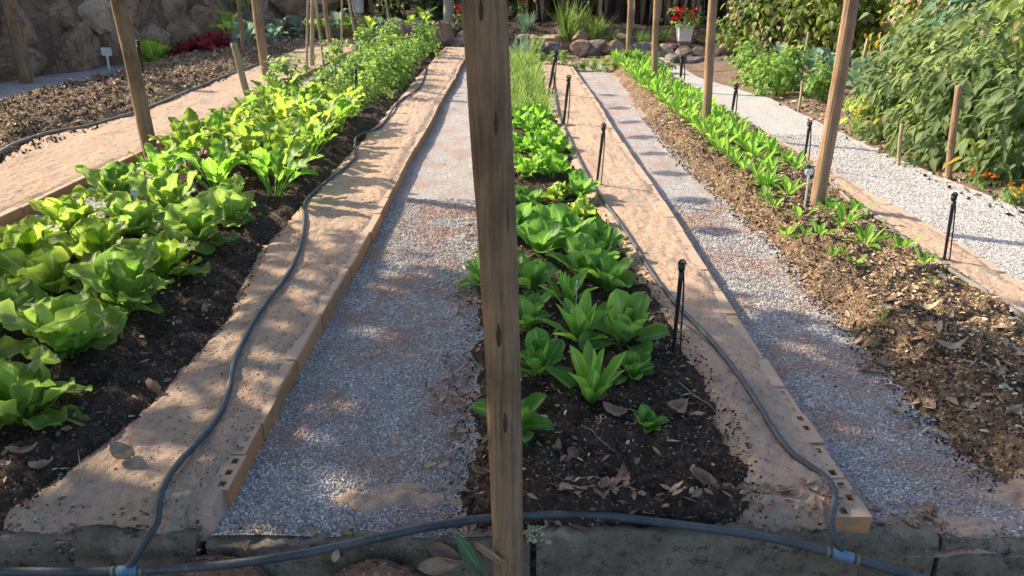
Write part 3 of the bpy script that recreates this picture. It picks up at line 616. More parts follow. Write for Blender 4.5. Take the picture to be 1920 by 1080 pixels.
# ================================================================== SPRINKLER STAKES
SG='black micro sprinkler stakes'
def stake(u0,v0,u1,v1,label,w=6,big=1):
    x,y,_=P(u0,v0,.1); z=g1(x,y); x,y,_=P(u0,v0,z); t=np.array(atY(u1,v1,y)); b=np.array([x,y,z]); h=t-b; L=np.linalg.norm(h)
    dep=y*CT+(CAMZ-z)*ST; r=max(.006,w/F*dep/2*.85)
    e=empty('sprinkler_stake',tuple(b)); tag(e,label,'sprinkler',SG)
    m=MB(); a=h*.86
    m.add(*tube(np.array([-h/L*.06,h*0,a*.5,a*.9,a]),[r*.3,r*.8,r,r*1.15,r*1.2],8)[:3])
    off=np.array([r*1.3,-.002,0]); m.add(*box(-.2*r,r*1.3,-r*.3,r*.3,0,0.001)); m.build('stake',M['black'],e)
    m=MB(); q=spline([off*1.7+np.array([.01,0,.0]),off*2.1+a*.3,off*1.6+a*.7,off*.8+a,h*.93],18); m.add(*tube(q,r*.42,6)[:3]); m.build('tube',M['black'],e)
    m=MB(); c=h*.93; m.add(*tube(np.array([h*.85,h*.88,h*.93,h*.94]),[r*1.0,r*1.7,r*1.7,r*.9],10)[:3])
    # bridge arch and spinner
    R_=r*1.6; arc=[c+np.array([R_*math.cos(t_),0,R_*1.3*math.sin(t_)]) for t_ in np.linspace(0,math.pi,9)]
    m.add(*tube(np.array(arc),r*.5,6)[:3]); m.add(*tube(np.array([c,c+np.array([0,0,R_*.7])]),r*.8,6)[:3]); m.build('sprinkler_head',M['black'],e)
stake(1262,662,1280,482,'tall black sprinkler stake nearest the camera beside the central bed',w=9)
stake(1119,345,1133,228,'second black sprinkler stake from the front beside the central bed',w=6)
stake(1057,232,1067,140,'third black sprinkler stake along the central bed')
stake(1028,178,1043,95,'far thin sprinkler stake at the grassy end of the central bed')
stake(1770,487,1791,358,'black sprinkler stake on the right sand strip, nearest of that row',w=7)
stake(1508,302,1519,226,'black sprinkler stake behind the white plant label at right')
stake(1370,225,1381,158,'black sprinkler stake right of the chicory post')
stake(1276,150,1279,108,'far sprinkler stake in front of the dark stone hollow')
stake(510,362,488,262,'black sprinkler stake at the edge of the toothed leafy plants',w=5)
stake(668,205,667,128,'black sprinkler stake rising from the herb bed, middle',w=4)
stake(735,122,732,82,'black sprinkler stake near the far end of the herb row',w=4)
stake(263,142,258,76,'black sprinkler stake beside the pale lettuce in the dry mulch bed',w=5)
# ================================================================== PLANT LABELS (blank, worn white tags on legs)
def plabel(u0,v0,u1,v1,w,label,rz=0,mat='white'):
    x,y,_=P(u0,v0,.12); z=g1(x,y); x,y,_=P(u0,v0,z); t=np.array(atY(u1,v1,y)); H=t[2]-z; dep=y*CT+(CAMZ-z)*ST; W=w/F*dep/2
    e=empty('plant_label',(x,y,z),rz); e.rotation_euler=(0,math.atan2(t[0]-x,H),rz); tag(e,label,'plant label','white plant labels in the beds')
    m=MB(); c=W*.25; hp=W*1.5; T_=.0025
    o8=[(-W+c,0),(W-c,0),(W,c),(W,hp-c),(W-c,hp),(-W+c,hp),(-W,hp-c),(-W,c)]
    V=[(a,-T_,H-hp+b) for a,b in o8]+[(a,T_,H-hp+b) for a,b in o8]; Q=[(i,(i+1)%8,8+(i+1)%8,8+i) for i in range(8)]; T=[(0,i,i+1) for i in range(1,7)]+[(8,8+i+1,8+i) for i in range(1,7)]
    m.add(V,[q[::-1] for q in Q],[q for q in T]); m.build('tag',M[mat],e,smooth=False)
    m=MB(); m.add(*box(-W*.22,W*.22,-T_*.8,T_*.8,-.05,H-hp+.002)); m.build('leg',M[mat],e,smooth=False)
plabel(205,130,198,89,20,'white plant label in the dry mulch bed at far left')
plabel(253,408,251,355,14,'greyish plant label among the big green lettuces',.3)
plabel(1509,388,1518,317,15,'bright white plant label left of the brown post in the right bed',.2)
plabel(1079,590,1084,528,12,'white plant label seen edge-on among the central bed greens',1.35)
plabel(1572,215,1573,180,6,'small white plant label at the edge of the vegetable shrubs')
# ================================================================== DRY LEAVES
def curled_leaf(L,W,curl,roll,seed,mat,nl=12,nw=6):
    t=np.linspace(0,1,nl+1); s=np.linspace(-1,1,nw+1); T,S=np.meshgrid(t,s,indexing='ij')
    w_=W*.5*np.sin(np.pi*np.clip(T,0,1)**.8)**1.0*(1+.18*fbm(T*6+seed*5,S*.7,int(seed*11)+3))+.0015; X=(T-.5)*L; Yv=S*w_*np.cos(roll*np.abs(S)*.9); Z=w_*np.abs(S)**1.5*roll*.8+curl*L*((T-.5)*2)**2*.4+.30*W*fbm(T*3.3+seed*3,S*1.6,int(seed*7)+1)+.10*W*np.sin(S*5+seed*9)*T
    m=MB(); m.add(np.stack([X,Yv,Z],-1),grid(nl,nw)[:,::-1],None,np.stack([S.ravel(),T.ravel(),np.full(S.size,(seed*.37)%1)],-1))
    me=m.mesh('dry_leaf',M[mat]); return me
DL=[(1240,955,62,24,2.3,.9,'large tan dry leaf lying against the hose right of the post',.78),(1167,900,40,22,1.3,.3,'pink-brown curled leaf in the soil above the large tan leaf',.3),(1130,912,30,18,1.1,.6,'small brown leaf left of the pink-brown curled leaf',.45),
(1075,855,28,18,-1.1,.6,'small pinkish leaf below the upright pale lettuce',.35),(1045,842,26,14,1.3,.5,'narrow tan leaf right of the big post',.6),(1150,775,40,24,-.5,.3,'flat dusty leaf between the two smallest seedlings',.4),(1268,770,40,28,.5,.3,'broad dusty leaf right of the smallest seedling',.42),
(1318,905,45,25,-.8,.7,'brown curled leaf with stalk towards the right sand strip',.4),(1355,953,28,15,-.2,.3,'small orange leaf near the right end of the soil',.72),(1060,990,48,20,-.4,.5,'orange-tan leaf under the hose next to the lichen',.72),
(1115,985,30,16,-.5,.5,'small brown leaf under the hose right of the orange-tan leaf',.3),(1145,998,36,16,1.,.6,'dark pinkish leaf below the hose on the kerb',.15),(1235,1005,36,20,-.7,.8,'rust-brown folded leaf on the kerb below the tan leaf',.5),(1280,1008,44,20,.5,.8,'rust-brown leaf on the kerb, right of its folded neighbour',.55),(1325,1012,28,14,-.8,.7,'small rust leaf on the kerb under the hose',.5),(1345,975,38,16,-.9,.7,'narrow brown leaf touching the hose from behind',.35),
(44,850,44,16,.4,.8,'orange-brown leaf on the dark soil at lower left',.55),(80,877,34,22,.5,.5,'pale grey leaf where soil meets the left sand strip',.97),(232,857,42,34,-.3,.5,'broad tan leaf on the left sand strip by the soil',.8),(8,873,22,14,0,.5,'cream leaf at the left picture edge on the soil',.95),
(290,735,34,26,-.5,1.2,'reddish curled leaf at the edge of the left sand strip',.5),(385,585,22,8,-1.2,.5,'small tan leaf on the dark soil of the left bed',.6),(480,815,24,14,-.2,.5,'tan leaf on top of the left brick edging',.78),
(902,890,34,16,-.4,.8,'orange-tan leaf left of the post in the bed edge',.7),(875,950,40,18,1.2,1.2,'dark curled leaf above the hose left of the post',.1),(1640,653,34,22,.6,.6,'pale cream leaf on the mulch of the right bed',.97),(1660,690,30,20,-.3,.7,'tan folded leaf below the pale cream leaf in the mulch',.85),(1685,773,34,14,-.1,.4,'pale grey leaf near the gravel in the right bed',.96),(1860,705,40,14,.1,.4,'grey-pink leaf in the mulch at the right picture edge',.9),(1900,775,26,22,.3,.4,'pale round leaf in shade at the right picture edge',.93),(1780,655,50,16,-.1,.5,'long tan leaf in the sunlit mulch at right',.87),(1735,580,46,12,0,.4,'long pale strip of leaf below the right hose',.96)]
for i,(u,v,lp,wp,rz,roll,lab,rv) in enumerate(DL):
    x,y,_=P(u,v,.1); z=g1(x,y); x,y,_=P(u,v,z+.01); dep=y*CT+1.5*ST; s=1/F*dep
    m=curled_leaf(lp*s*1.2,wp*s*1.5,.6+.6*random.random(),roll*1.4,rv/.37,'litter'); inst('dry_leaf',m,(x,y,z+.012),-rz,1); o=bpy.context.scene.collection.objects[-1]; o.rotation_euler=(random.uniform(-.2,.2),random.uniform(-.15,.15),rz); tag(o,lab,'dry leaf','dry fallen leaves one can tell apart')
# big folded leaves left of the post base, the green strap leaf and the lichen
for (u,v,Y,lp,wp,rz,roll,lab,mat,rv,rx) in [(835,1035,1.76,70,42,-.35,.9,'big brown folded leaf hanging over the kerb, upper of the pair','litter',.45,.9),(825,1060,1.72,84,34,.1,.6,'big brown curled leaf at the bottom, lower of the pair','litter',.6,.8),(885,1048,1.68,105,24,-.95,.5,'grey-green strap leaf leaning against the foot of the post','strap',.5,.7),(918,1040,1.66,70,16,-.6,.7,'narrow brown leaf lying along the foot of the big post','litter',.7,.6),(630,1040,1.72,26,14,1.3,.4,'small grey leaf hanging on the kerb under the hose','litter',.95,1.2)]:
    q=atY(u,v,Y); s=1/F*(Y*CT+1.6*ST); m=curled_leaf(lp*s,wp*s,.4,roll,rv/.37,mat); o=inst('dry_leaf' if mat!='strap' else 'strap_leaf',m,q); o.rotation_euler=(rx,0,0); o.rotation_euler=(Matrix.Rotation(rx,3,'X')@Matrix.Rotation(rz,3,'Z')).to_euler(); tag(o,lab,'dry leaf' if mat!='strap' else 'leaf','large leaves at the foot of the post')
m=MB(); q=np.array(atY(1010,1000,1.80)); n=900
ph=rng.uniform(0,2*np.pi,n); ct=rng.uniform(-.2,1,n); rr=rng.uniform(.75,1.05,n); st_=np.sqrt(1-ct**2)
rr=rr*(1+.9*fbm(np.cos(ph)*1.6+3,np.sin(ph)*1.6+ct,4)); pos=np.stack([q[0]+.040*rr*st_*np.cos(ph),q[1]+.03*rr*st_*np.sin(ph),q[2]-.012+.024*rr*ct],-1); scatter(m,CV,CQ,None,CA,pos,rots(n,2),rng.uniform(.004,.011,n),rng.uniform(0,1,n)); tag(m.build('lichen_clump',M['moss']),'pale yellowish lichen clump at the right foot of the post','lichen')
# twigs
def twig(px,r,label,lift=.006):
    q=hosepts(px,r,20); q[:,2]+=lift*np.sin(np.linspace(0,3.1,20))+.003; m=MB(); m.add(*tube(q,np.linspace(r,r*.5,20),6)[:3]); tag(m.build('twig',M['bamboo']),label,'twig','dry twigs on the soil')
q=spline([atY(1178,980,1.84),atY(1150,945,1.9),atY(1122,905,2.0),atY(1124,885,2.05),atY(1170,845,2.15)],20); m=MB(); m.add(*tube(q,.0022,6)[:3]); tag(m.build('twig',M['bamboo']),'long thin pale twig bent over the hose right of the post','twig','dry twigs on the soil')
twig([(1070,955),(1110,945),(1150,925),(1190,905)],.002,'pale twig lying along the soil left of the large tan leaf')
twig([(1090,800),(1120,835),(1150,845)],.0018,'dark thin twig below the upright pale lettuce')
twig([(140,915),(150,880),(148,850)],.0018,'thin twig on the left sand strip near the soil')
twig([(1270,730),(1310,755),(1345,780)],.002,'twig at the edge of the central bed by the sand')
twig([(1100,610),(1060,600),(1038,560)],.003,'dark twig standing among the central bed greens',.05)
# ================================================================== LEAVES AND PLANTS
def leaf(mb,az,el,bend,L,W,p=1.0,q=.7,pf=.15,pw=.10,cup=.25,ruf=.0,rf=3.,tooth=0,nt=6,nl=9,nw=6,base=(0,0,0),rv=None,twist=0,fold=0,sd=0,crk=0):
    t=np.linspace(0,1,nl+1); s=np.linspace(-1,1,nw+1)
    ph=el-bend*t**1.3; dl=L/nl; r=np.concatenate([[0],np.cumsum(np.cos((ph[1:]+ph[:-1])/2))*dl]); z=np.concatenate([[0],np.cumsum(np.sin((ph[1:]+ph[:-1])/2))*dl])
    tt=np.clip((t-pf)/(1-pf),0,1); w=W/2*np.maximum(np.sin(np.pi*tt**p)**q if True else 0,0); w=np.where(t<pf,W/2*pw,np.maximum(w,W/2*pw*(1-tt)+1e-4))
    if tooth: w=w*(1+tooth*np.where(np.arange(nl+1)%2==0,-1,1)*np.sin(np.pi*tt))
    T,S=np.meshgrid(t,s,indexing='ij'); Wt=w[:,None]; nx=-np.sin(ph)[:,None]; nz=np.cos(ph)[:,None]
    no=cup*Wt*S**2*1.0+ruf*Wt*np.abs(S)**1.5*np.sin(T*rf*2*np.pi+sd+S*1.7)+fold*Wt*np.abs(S)
    if crk: no=no+crk*W*fbm(T*5.5+sd*3,S*2.2+sd,7,3)*np.clip(T*3,0,1)
    Y=S*Wt*(1-.25*abs(cup)*S**2-.25*abs(fold))
    tw=twist*T; Y2=Y*np.cos(tw)-no*np.sin(tw); no=Y*np.sin(tw)+no*np.cos(tw)
    X=r[:,None]+nx*no; Z=z[:,None]+nz*no
    ca,sa=math.cos(az),math.sin(az); V=np.stack([X*ca-Y2*sa+base[0],X*sa+Y2*ca+base[1],Z+base[2]],-1)
    rv=random.random() if rv is None else rv
    mb.add(V,grid(nl,nw)[:,::-1],None,np.stack([S.ravel(),T.ravel(),np.full(S.size,rv)],-1))
u_=random.uniform
GA=2.39996
def rosette(n,L,W,el0,el1,b0,b1,**k):
    m=MB()
    for i in range(n):
        f=i/max(1,n-1); sc=(.62+.38*math.sin(math.pi*(.25+.6*(1-f))))*u_(.85,1.1)
        leaf(m,i*GA+u_(-.25,.25),el0+(el1-el0)*f+u_(-.2,.2),b0+(b1-b0)*f+u_(-.3,.35),L*sc*u_(.85,1.12),W*sc*u_(.85,1.15),base=(math.cos(i*GA)*.012,math.sin(i*GA)*.012,.0),twist=u_(-.45,.45),sd=u_(0,6),**k)
    return m
def lettuce(L=.27,W=.165,n=18): return rosette(n,L,W,.42,1.4,.75,.0,p=1.6,q=.55,pf=.14,pw=.16,cup=.16,ruf=.26,rf=2.6,nl=14,nw=8,crk=.22)
def endive(n=13): return rosette(n,.21,.12,.6,1.42,.85,-.05,p=1.45,q=.6,pf=.14,pw=.16,cup=.40,ruf=.08,rf=1.5,nl=11,nw=6,crk=.14)
def romaine(n=12): return rosette(n,.21,.062,.75,1.45,.45,.0,p=1.15,q=.75,pf=.02,pw=.3,cup=.45,ruf=.10,rf=3,nl=10,nw=4)
def chicory(n=9): return rosette(n,.20,.055,.55,1.4,.75,.15,p=1.2,q=.75,pf=.10,pw=.15,cup=.35,ruf=.12,rf=3,nl=8,nw=4)
def seedling(n=6): return rosette(n,.11,.042,.35,1.2,.4,.1,p=1.3,q=.7,pf=.12,pw=.15,cup=.3,ruf=.15,rf=2,nl=6,nw=4)
def butter(n=22): return rosette(n,.16,.14,.25,1.45,.2,-.6,p=1.2,q=.6,pf=.04,pw=.3,cup=.5,ruf=.28,rf=3.5,nl=8,nw=6,crk=.2)
def beet(n=15):
    m=MB(); st=MB()
    for i in range(n):
        az=i*GA+u_(-.3,.3); el=u_(.85,1.45); pl=u_(.13,.26); b=np.array([math.cos(az),math.sin(az),0])*.012
        e=b+np.array([math.cos(az)*math.cos(el),math.sin(az)*math.cos(el),math.sin(el)])*pl; q=np.array([b,(b+e)/2+[0,0,.006],e]); st.add(*tube(q,[.0045,.0035,.003],5)[:3])
        leaf(m,az,el,u_(.5,1.5),u_(.15,.24),u_(.085,.13),p=.85,q=.7,pf=.02,pw=.1,cup=.25,ruf=.22,rf=u_(2.5,4),tooth=.10,nl=12,nw=6,base=tuple(e-np.array([math.cos(az)*math.cos(el),math.sin(az)*math.cos(el),math.sin(el)])*.006),twist=u_(-.5,.5),sd=u_(0,6),crk=.2)
    return m,st
def chive(n=60,h=.32,w=.008,sp=.06,dr=.6):
    m=MB()
    for i in range(n):
        az=u_(0,6.28); leaf(m,az,u_(1.0,1.5),u_(0,dr),h*u_(.6,1.1),w,p=.6,q=.4,pf=0,pw=.8,cup=.4,nl=5,nw=2,base=(sp*u_(-1,1),sp*u_(-1,1),0))
    return m
def unit(V): return V/ (np.linalg.norm(V,axis=-1,keepdims=True)+1e-9)
def orient(nrm,dirn):
    """rotation matrices with z=nrm, x≈dirn"""
    z=unit(nrm); x=unit(dirn-(dirn*z).sum(-1,keepdims=True)*z); y=np.cross(z,x); return np.stack([x,y,z],-1)
LT=leaf_tmpl(4,.5,.25); LT=(LT[0]+np.array([.5,0,0]),LT[1],LT[2])
def droop_tmpl(w,k,n=4):
    V,Q,A=leaf_tmpl(n,w,.3); V=V+np.array([.5,0,0]); V[:,2]-=k*V[:,0]**2; return V,Q,A
def foliage(n,rx,ry,h,ls,tm=None,z0=0.1,droop=.4,fill=.5,clump=7,sd=0,wide=1.,lvar=.4,top=1.):
    """leaf clumps spread through an uneven dome"""
    g=np.random.default_rng(sd+100); tm=tm or droop_tmpl(.5*wide,.35)
    nc=max(6,int(n/22)); th=g.uniform(0,2*np.pi,nc); zz=g.uniform(0,1,nc)**.9; rr=np.sqrt(1-(zz*.95)**2.2)*g.uniform(fill,1,nc)
    C=np.stack([rx*rr*np.cos(th),ry*rr*np.sin(th),z0+(h-z0)*zz*g.uniform(.8,1.08,nc)],-1)
    idx=g.integers(0,nc,n); cs=g.uniform(.08,.22,nc)*max(rx,ry)**.5*1.1*top
    pos=C[idx]+g.normal(0,1,(n,3))*cs[idx][:,None]*np.array([1,1,.8]); pos[:,2]=np.maximum(pos[:,2],.03)
    ctr=np.array([0,0,h*.35]); out=unit(pos-ctr)+g.normal(0,.45,(n,3)); nrm=unit(out*.6+np.array([0,0,.8])+g.normal(0,.35,(n,3)))
    d=unit(out*np.array([1,1,.2])+np.array([0,0,-droop])+g.normal(0,.3,(n,3)))
    sc=ls*g.uniform(1-lvar,1+lvar,n)
    m=MB(); cv=g.normal(0,.2,nc); scatter(m,tm[0],tm[1],None,tm[2],pos,orient(nrm,d),sc,np.clip(g.normal(.5,.22,n)+cv[idx],0,1))
    return m,C
def stems(C,n=7,r=.008,z0=0,sd=1):
    g=np.random.default_rng(sd); m=MB()
    for i in g.choice(len(C),min(n,len(C)),replace=False):
        c=C[i]; b=np.array([c[0]*.08,c[1]*.08,z0-.03]); mid=(b+c)/2+np.array([c[0]*-.12,c[1]*-.12,.08*c[2]]); m.add(*tube(spline([b,mid,c],8),np.linspace(r,r*.35,8),6)[:3])
    return m
def put(kind,me,x,y,rz,sc,label,cat,group,dz=0,tilt=.0):
    if isinstance(me,tuple):
        e=empty(kind,(x,y,g1(x,y)+dz),rz,sc); e.rotation_euler=(u_(-tilt,tilt),u_(-tilt,tilt),rz)
        for nm,mm in me: inst(nm,mm,parent=e)
        o=e
    else: o=inst(kind,me,(x,y,g1(x,y)+dz),rz,sc,rx=u_(-tilt,tilt),ry=u_(-tilt,tilt))
    return tag(o,label,cat,group)
ORD=['first','second','third','fourth','fifth','sixth','seventh','eighth','ninth','tenth','eleventh','twelfth','thirteenth','fourteenth','fifteenth','sixteenth','seventeenth','eighteenth','nineteenth','twentieth']
TEN={2:'twenty',3:'thirty',4:'forty'}
def ordn(i): return ORD[i] if i<20 else (TEN[(i+1)//10]+'-'+ORD[(i+1)%10-1] if (i+1)%10 else TEN[(i+1)//10][:-1]+'ieth')
LETT=[lettuce().mesh('lettuce',M['lettuce']) for _ in range(4)]; LETY=[lettuce(.27,.15,20).mesh('pale_lettuce',M['lettuce_y']) for _ in range(3)]
FRIL=[lettuce(.22,.12,17).mesh('frilly_lettuce',M['chicory']) for _ in range(3)]
ENDV=[endive().mesh('endive',M['endive']) for _ in range(5)]; ROM=[romaine().mesh('romaine',M['romaine']) for _ in range(3)]
CHIC=[chicory().mesh('chicory',M['chicory']) for _ in range(6)]; SEED=[seedling().mesh('seedling',M['chicory']) for _ in range(4)]
BUTT=[butter().mesh('butterhead',M['lettuce_y']) for _ in range(3)]; REDL=[butter(26).mesh('red_lettuce',M['redlet']) for _ in range(2)]
def two(mk,mt1,mt2,n1='foliage',n2='stalks'):
    a,b=mk(); return ((n1,a.mesh(n1,M[mt1])),(n2,b.mesh(n2,M[mt2])))
BEET=[two(beet,'beet','redstem') for _ in range(5)]
BEETG=[two(lambda: beet(14),'chicory','chicory') for _ in range(3)]
def herb(sd):
    m,C=foliage(330,.23,.22,.42+.06*sd,.068,droop_tmpl(.7,.25,3),.05,.2,.2,sd=sd,lvar=.55); return m,stems(C,12,.004,sd=sd)
HERB=[two(lambda s=s: herb(s),'parsley','parsley') for s in range(4)]
CHIV=[chive(48,.25,.013,.09,1.1).mesh('chive_clump',M['chive']) for _ in range(4)]
# ---- left bed
LG='big green lettuces in the left bed'
A=[(-1.80,2.30,0,1.05),(-1.88,2.78,0,1.12),(-1.86,3.24,0,1.1),(-1.88,3.68,2,1.05),(-1.86,4.14,1,1.1),(-1.84,4.62,0,1.05)]
lk={0:'large mid-green',1:'large deep-green',2:'large yellowish-green'}
for i,(x,y,t_,s) in enumerate(A): put('lettuce_plant',(LETY if t_==2 else LETT)[i%3],x,y,i*1.3,s*1.02,f"{lk[t_]} lettuce, left bed, {ordn(i)} from the front in the row nearest the hose",'lettuce',LG,-.01,.06)
B=[(-2.28,2.98,0,1.05),(-2.33,3.45,2,1.05),(-2.33,3.9,2,1.0),(-2.36,4.35,0,1.0),(-2.33,4.82,1,1.08)]
for i,(x,y,t_,s) in enumerate(B): put('lettuce_plant',(LETY if t_==2 else LETT)[(i+1)%3],x,y,i*1.7+1,s*1.02,f"{lk[t_]} lettuce in the left bed, {ordn(i)} from the front in the middle row",'lettuce',LG,-.01,.06)
Cc=[(-2.72,3.55,0,1.),(-2.76,3.98,2,1.05),(-2.78,4.45,2,1.),(-2.76,5.0,1,1.1)]
for i,(x,y,t_,s) in enumerate(Cc): put('lettuce_plant',(LETY if t_==2 else LETT)[(i+2)%3],x,y,i*2.1+2,s*.98,f"{lk[t_]} lettuce in the left bed, {ordn(i)} from the front in the far-left row",'lettuce',LG,-.01,.06)
rowt=['hose-side row','middle row','far-left row']
for r_,xx in enumerate((-1.78,-2.2,-2.62)):
    for i,yy in enumerate(np.arange(5.15+.12*r_,8.6,.40)):
        t_=1 if yy<6.6 and r_>0 else 0
        x=xx+u_(-.06,.06); y=yy+u_(-.06,.06)
        put('beet_plant',BEET[(i*3+r_)%5] if not(i%3==0) else BEETG[i%3],x,y,u_(0,6),u_(.9,1.2),f"leafy beet with glowing leaves, left bed, {rowt[r_]}, {ordn(i)} from the front",'beet plant','leafy beets in the left bed',-.005)
for r_,xx in enumerate((-1.80,-2.2,-2.62)):
    for i,yy in enumerate(np.arange(8.9+.1*r_,17.2,.62)):
        put('herb_plant',HERB[(i+r_)%4],xx+u_(-.08,.08),yy+u_(-.1,.1),u_(0,6),random.choice([.5,.68,.8,.9,1.05]),f"bushy bright herb behind the beets, left bed, {rowt[r_]}, {ordn(i)} from the front",'herb plant','bushy herbs in the left bed')
# ---- central bed: plants set out by hand
CL=[(955,812,'E',.9,'small round-leaved endive half behind the post, nearest the camera'),(1108,738,'R',1.0,'upright pale yellow-green romaine with pointed leaves, nearest of two'),(1186,700,'E',.62,'small endive with one upright oval leaf at the bed edge'),(1214,800,'E',.42,'tiniest dull-green seedling alone at the front right of the bed'),
(1012,705,'E',.85,'endive with broad cupped leaf right of the post'),(1088,640,'R',.92,'second pale romaine just behind the nearest one'),(1170,640,'E',1.1,'endive with large rounded leaves leaning over the right bed edge'),(990,612,'E',.95,'endive just right of the post beside the second knot'),
(1062,575,'R',.8,'slim pale romaine by the edge-on white label'),(1000,545,'E',1.0,'dark green endive touching the post at mid height'),(1140,545,'E',1.0,'glossy endive between the label and the nearest sprinkler'),(1090,520,'E',1.15,'tallest endive with broad upright leaves in the bed middle'),
(1010,475,'E',1.0,'endive behind the dark green one right of the post'),(1066,455,'E',1.0,'endive in the middle of the bed behind the tallest one'),(1132,480,'E',.85,'endive with a leaf reaching out over the sand strip'),(915,508,'E',1.0,'endive poking out left of the post'),
(1090,420,'B',.95,'cup-shaped butterhead lettuce with dark centre beside the hose'),(1020,425,'E',.9,'endive left of the cup-shaped butterhead'),(965,440,'E',.85,'endive hidden mostly behind the post at left row'),(1045,372,'B',.85,'crinkled butterhead behind the cup-shaped one'),(985,385,'E',.75,'small endive in the left row near the post'),
(1085,372,'E',.8,'endive with dark green leaf touching the hose'),(1045,325,'Y',.9,'frilly pale lettuce close to the second sprinkler'),(990,330,'Y',.85,'small frilly lettuce right of the post, farther back'),(1012,290,'Y',.95,'sunlit frilly pale lettuce in the back middle of the bed'),(1040,282,'Y',.9,'sunlit frilly lettuce by the hose, farther back'),(975,280,'Y',.9,'frilly pale lettuce against the post, farther back'),(1005,252,'Y',.95,'farthest frilly lettuce before the chives'),(975,240,'Y',.85,'frilly lettuce next to the post before the chives'),(1030,255,'Y',.85,'sunlit frilly lettuce by the hose just before the chives'),(1015,232,'Y',.9,'upright frilly lettuce touching the first chives'),(988,225,'Y',.85,'frilly lettuce among the first chives near the post'),(1022,310,'Y',.8,'frilly lettuce between the hose and the middle row, farther back')]
for i,(u,v,k_,s,lab) in enumerate(CL):
    x,y,_=P(u,v,.09); me={'E':ENDV[i%5],'R':ROM[i%3],'B':BUTT[i%3],'Y':FRIL[i%3]}[k_]
    nm={'E':'endive_plant','R':'romaine_plant','B':'butterhead_plant','Y':'lettuce_plant'}[k_]
    put(nm,me,x,y,i*1.9,s*({'E':1.02 if v>500 else 1.22,'R':1.2,'B':1.1,'Y':1.08}[k_]),lab+' in the central bed' if len(lab.split())<13 else lab,'lettuce' if k_!='E' else 'endive','leafy vegetables in the central bed',-.012,.10)
for r_,(xx,nm) in enumerate(((-.08,'left row'),(.14,'middle row'),(.36,'hose-side row'))):
    for i,yy in enumerate(np.arange(8.5+.1*r_,14.8,.36)):
        put('chive_clump',CHIV[(i+r_)%4],xx+u_(-.04,.04),yy+u_(-.08,.08),u_(0,6),u_(.85,1.15)*(1+.03*max(0,yy-11)),f"grassy chive clump, back of the central bed, {nm}, {ordn(i)} from the front",'chives','chive clumps in the central bed',-.01)
# ---- right bed chicory rows
for r_,(xx,nm) in enumerate(((1.90,'gravel-side row'),(2.10,'middle row'),(2.30,'post-side row'))):
    for i,yy in enumerate(np.arange(5.7+.12*r_-.25*(r_==0),14.9,.235)):
        x=xx+u_(-.035,.035)+(.0 if yy<12 else .05); y=yy+u_(-.05,.05)
        put('chicory_plant',CHIC[(i*5+r_)%6],x,y,u_(0,6),u_(.8,1.12)*(.9 if yy<6.2 else 1.),f"slender green chicory, right bed, {nm}, {ordn(i)} from the front",'chicory','rows of chicory in the right bed',-.01,.08)
SL=[(1440,352,'C',.75,'medium chicory at the front left end of the rows'),(1478,372,'C',.8,'upright chicory left of the white label'),(1450,390,'S',1.1,'flat pale seedling left of the white label foot'),(1432,372,'S',.9,'flat pale seedling at the left front of the chicory'),(1500,418,'S',1.1,'low seedling in front of the brown post foot'),(1478,425,'S',.9,'low seedling left of the post foot seedling'),(1535,448,'S',1.,'small tufted seedling below the brown post'),(1512,440,'S',.7,'tiny seedling beside the small tufted one'),
(1552,395,'C',.55,'pale chicory growing right behind the brown post foot'),(1578,430,'C',.85,'narrow upright yellow-green chicory right of the brown post'),(1560,400,'S',1.0,'small seedling at the right foot of the brown post'),(1622,462,'C',.8,'spreading light green chicory by the old hose'),(1608,410,'S',1.0,'seedling close to the old hose near the post'),(1690,472,'S',1.0,'pale seedling alone beside the old hose'),(1562,480,'S',.75,'tiny seedling on the dark mulch'),(1583,478,'S',.7,'tiny seedling next to the one on dark mulch'),(1602,505,'S',.65,'smallest nearer seedling in reddish soil'),(1730,505,'S',.7,'thin tiny seedling farthest right in the right bed'),(1745,542,'S',.5,'barely visible sprout in the sunlit mulch'),(1655,590,'S',.45,'minute green sprout in the mulch, lowest of all')]
for i,(u,v,k_,s,lab) in enumerate(SL):
    x,y,_=P(u,v,.11); put('chicory_plant' if k_=='C' else 'seedling',CHIC[i%6] if k_=='C' else SEED[i%4],x,y,i*2.3,s*1.12,lab,'chicory' if k_=='C' else 'seedling','seedlings at the front of the right bed',-.008,.05)
